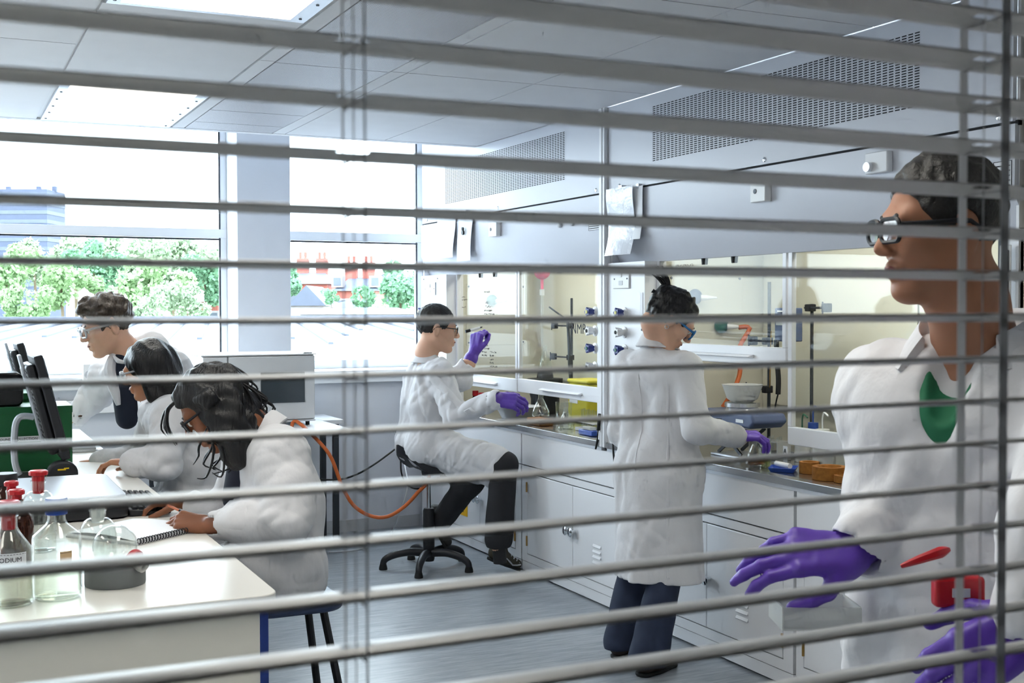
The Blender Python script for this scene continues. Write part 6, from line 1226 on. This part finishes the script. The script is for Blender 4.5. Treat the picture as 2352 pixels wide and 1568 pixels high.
# tower with horizontal bands
c = W(76, 700, 150); t = thing('tower', 'tall dark banded tower beyond the trees', 'tower', (c.x, c.y, -8)); ztop = W(76, 440, 150).z; ax = V(RT.x, RT.y, 0).normalized(); ay = V(-ax.y, ax.x, 0)
MB().obox((c.x, c.y, (ztop-8)/2), ax, ay, (0, 0, 1), 3.0, 3.0, (ztop+8)/2).build('shaft', 'tower_grey', t, smooth=0)
for i in range(12): MB().obox((c.x, c.y, ztop-.6-1.1*i), ax, ay, (0, 0, 1), 3.05, 3.05, .22).build('band', 'slate', t, smooth=0)
for s in (-.95, .3, .95): MB().obox(V(c.x, c.y, ztop+.25)+ax*3*s, ax, ay, (0, 0, 1), .25, .25, .35).build('finial', 'tower_grey', t, smooth=0)
# trees: each its own crown of leaf quads
def tree(px, py, rpx, D, m, label, n=1500, tall=1.0, seed=0, base=-8):
    c = W(px, py, D); R = rpx*D/F_PX; rr = np.random.default_rng(seed+100); t = thing('tree', label, 'tree', (c.x, c.y, base), group='trees outside the windows')
    cl = [(np.array(c), R*.78)]+[(np.array(c)+rr.normal(size=3)*np.array([.55, .55, .45*tall])*R, R*rr.uniform(.3, .5)) for _ in range(9)]
    k = rr.integers(0, len(cl), n); dirs = rr.normal(size=(n, 3)); dirs /= np.linalg.norm(dirs, axis=1)[:, None]; cen = np.array([cl[i][0] for i in k]); rad = np.array([cl[i][1] for i in k])
    p = cen+dirs*(rad*rr.uniform(.75, 1.05, n))[:, None]*np.array([1, 1, tall]); s = R*rr.uniform(.07, .13, n); a = rr.normal(size=(n, 3)); a /= np.linalg.norm(a, axis=1)[:, None]; b = np.cross(a, dirs); b /= np.linalg.norm(b, axis=1)[:, None]+1e-6; a = np.cross(b, dirs*.4+rr.normal(size=(n, 3))*.5); a /= np.linalg.norm(a, axis=1)[:, None]+1e-6
    v = np.stack([p-a*s[:, None], p-b*s[:, None]*.7, p+a*s[:, None], p+b*s[:, None]*.7], 1).reshape(-1, 3)
    me = bpy.data.meshes.new('foliage'); me.from_pydata(v.tolist(), [], [tuple(range(4*i, 4*i+4)) for i in range(n)]); me.update(); finish('foliage', me, m, t, smooth=0)
    MB().tube([(c.x, c.y, base), (c.x+.2, c.y, (base+c.z)/2), (c.x, c.y, c.z)], [R*.12, R*.09, R*.04], 8, 1).build('trunk', 'bark', t)
specs = [(15, 640, 62, 62, 'leaf_a', 'pale green tree at the left edge of the left window'), (78, 610, 55, 80, 'leaf_c', 'pale tree below the tower'), (140, 655, 60, 66, 'leaf_a', 'tree left of the leaning man\'s head'), (170, 590, 58, 88, 'leaf_c', 'tall pale tree right of the tower'), (215, 625, 56, 74, 'leaf_b', 'darker green tree above the leaning man'),
         (270, 600, 60, 86, 'leaf_c', 'pale tree right above the leaning man'), (318, 650, 66, 64, 'leaf_a', 'round yellow-green tree right of the leaning man'), (350, 590, 50, 92, 'leaf_c', 'hazy tree at the back of the left window'), (395, 645, 62, 70, 'leaf_c', 'broad pale tree above the long-haired woman'), (420, 585, 52, 95, 'leaf_c', 'hazy rear tree right of the middle'),
         (470, 640, 52, 72, 'leaf_b', 'fresh green tree beside the left window frame'), (495, 600, 48, 84, 'leaf_c', 'tree half hidden by the left window frame'), (350, 705, 40, 55, 'leaf_c', 'low bush in front of the round tree'), (430, 712, 44, 50, 'leaf_c', 'low bush beside the small red house'), (60, 705, 50, 55, 'leaf_a', 'low bush above the monitors'),
         (918, 668, 62, 58, 'leaf_b', 'round green tree right in the narrow window'), (760, 682, 20, 64, 'leaf_b', 'small dark green tree before the hip-roofed house'), (875, 715, 24, 52, 'leaf_c', 'scrubby bush under the round green tree'), (-60, 620, 70, 70, 'leaf_a', 'tree past the left edge of the view'), (985, 650, 60, 66, 'leaf_b', 'tree hidden behind the window hood'),
         (-170, 610, 80, 78, 'leaf_c', 'second tree past the edge of the wide window'), (-290, 630, 85, 72, 'leaf_b', 'third tree past the edge of the wide window'), (575, 630, 60, 98, 'leaf_c', 'pale tree behind the square column'), (625, 650, 50, 76, 'leaf_b', 'green tree behind the square column')]
for i, s in enumerate(specs): tree(*s, n=2600 if s[2] > 30 else 1200, seed=i)

# ------------------------------------------------------------------ venetian blind in front of the partition glass
mat('slat_white', rgb(214, 214, 214), .33, noise=(8, .02), spec=.6); leaf_mat('ladder_tape', rgb(214, 214, 216)); MATS['ladder_tape'].node_tree.nodes['Mix Shader'].inputs[0].default_value = .5
BL = thing('venetian_blind', 'open white venetian blind across the whole view', 'blind', (.45, .45, 1.25))
LX = (.147, .478); xs = sorted(set(list(np.linspace(-.42, 1.30, 45))+[v for l in LX for v in (l-.0065, l+.0065)])); nc = 9; wS = .025
def slat_mesh():
    vs = []; fs = []
    for side in (1, -1):
        for x in xs:
            a = math.radians(min(11, max(.5, 1.4+(x-.02)*15.3))); ca, sa = math.cos(a), math.sin(a)
            for j in range(nc):
                v = (j/(nc-1)-.5)*wS; z = .0019*(1-(2*v/wS)**2)+side*.00022; vs.append((x-.45, v*ca+z*sa, z*ca-v*sa))
    K = len(xs)*nc
    for i in range(len(xs)-1):
        xm = (xs[i]+xs[i+1])/2; hole = any(abs(xm-l) < .0064 for l in LX)
        for j in range(nc-1):
            if hole and j in (3, 4): continue
            q = i*nc+j; fs += [(q, q+nc, q+nc+1, q+1), (K+q, K+q+1, K+q+nc+1, K+q+nc)]
    for i in range(len(xs)-1):
        for j in (0, nc-1):
            q = i*nc+j; fs.append((q, K+q, K+q+nc, q+nc) if j == 0 else (q, q+nc, K+q+nc, K+q))
    used = sorted({i for f in fs for i in f}); ix = {a: b for b, a in enumerate(used)}; vs = [vs[a] for a in used]; fs = [tuple(ix[a] for a in f) for f in fs]
    me = bpy.data.meshes.new('slat'); me.from_pydata(vs, [], fs); me.update(); me.polygons.foreach_set('use_smooth', [True]*len(fs)); me.materials.append(MATS['slat_white']); return me
SM = slat_mesh(); rung = None
for k in range(-16, 17):
    z = 1.6160-.0013+.02135*k; o = bpy.data.objects.new('slat', SM); COL.objects.link(o); o.parent = BL; o.location = (0, 0, z-1.25)
for l, r in zip(LX, (.00032, .0026)):
    for y in (.4364, .4636): MB().box(l-r, l+r, y-.0004, y+.0004, 1.24, 1.99).build('ladder_cord', 'ladder_tape', BL)
    if rung is None:
        rm = MB().tube([(0, -.0135, 0), (0, 0, .0), (0, .0135, -.0012)], .0005, 5).mesh('rung'); rm.materials.append(MATS['ladder_tape']); rung = rm
    for k in range(-16, 17):
        o = bpy.data.objects.new('rung', rung); COL.objects.link(o); o.parent = BL; o.location = (l-.45, 0, 1.6160-.0022+.02135*k-1.25)
    MB().cyl((l, .45, 1.24), (l, .45, 1.99), .0003, n=6).build('lift_cord', 'ladder_tape', BL)
MB().box(-.42, 1.30, .432, .468, 1.985, 2.02).build('head_rail', 'slat_white', BL); MB().box(-.42, 1.30, .4375, .4625, 1.232, 1.248).build('bottom_rail', 'slat_white', BL)
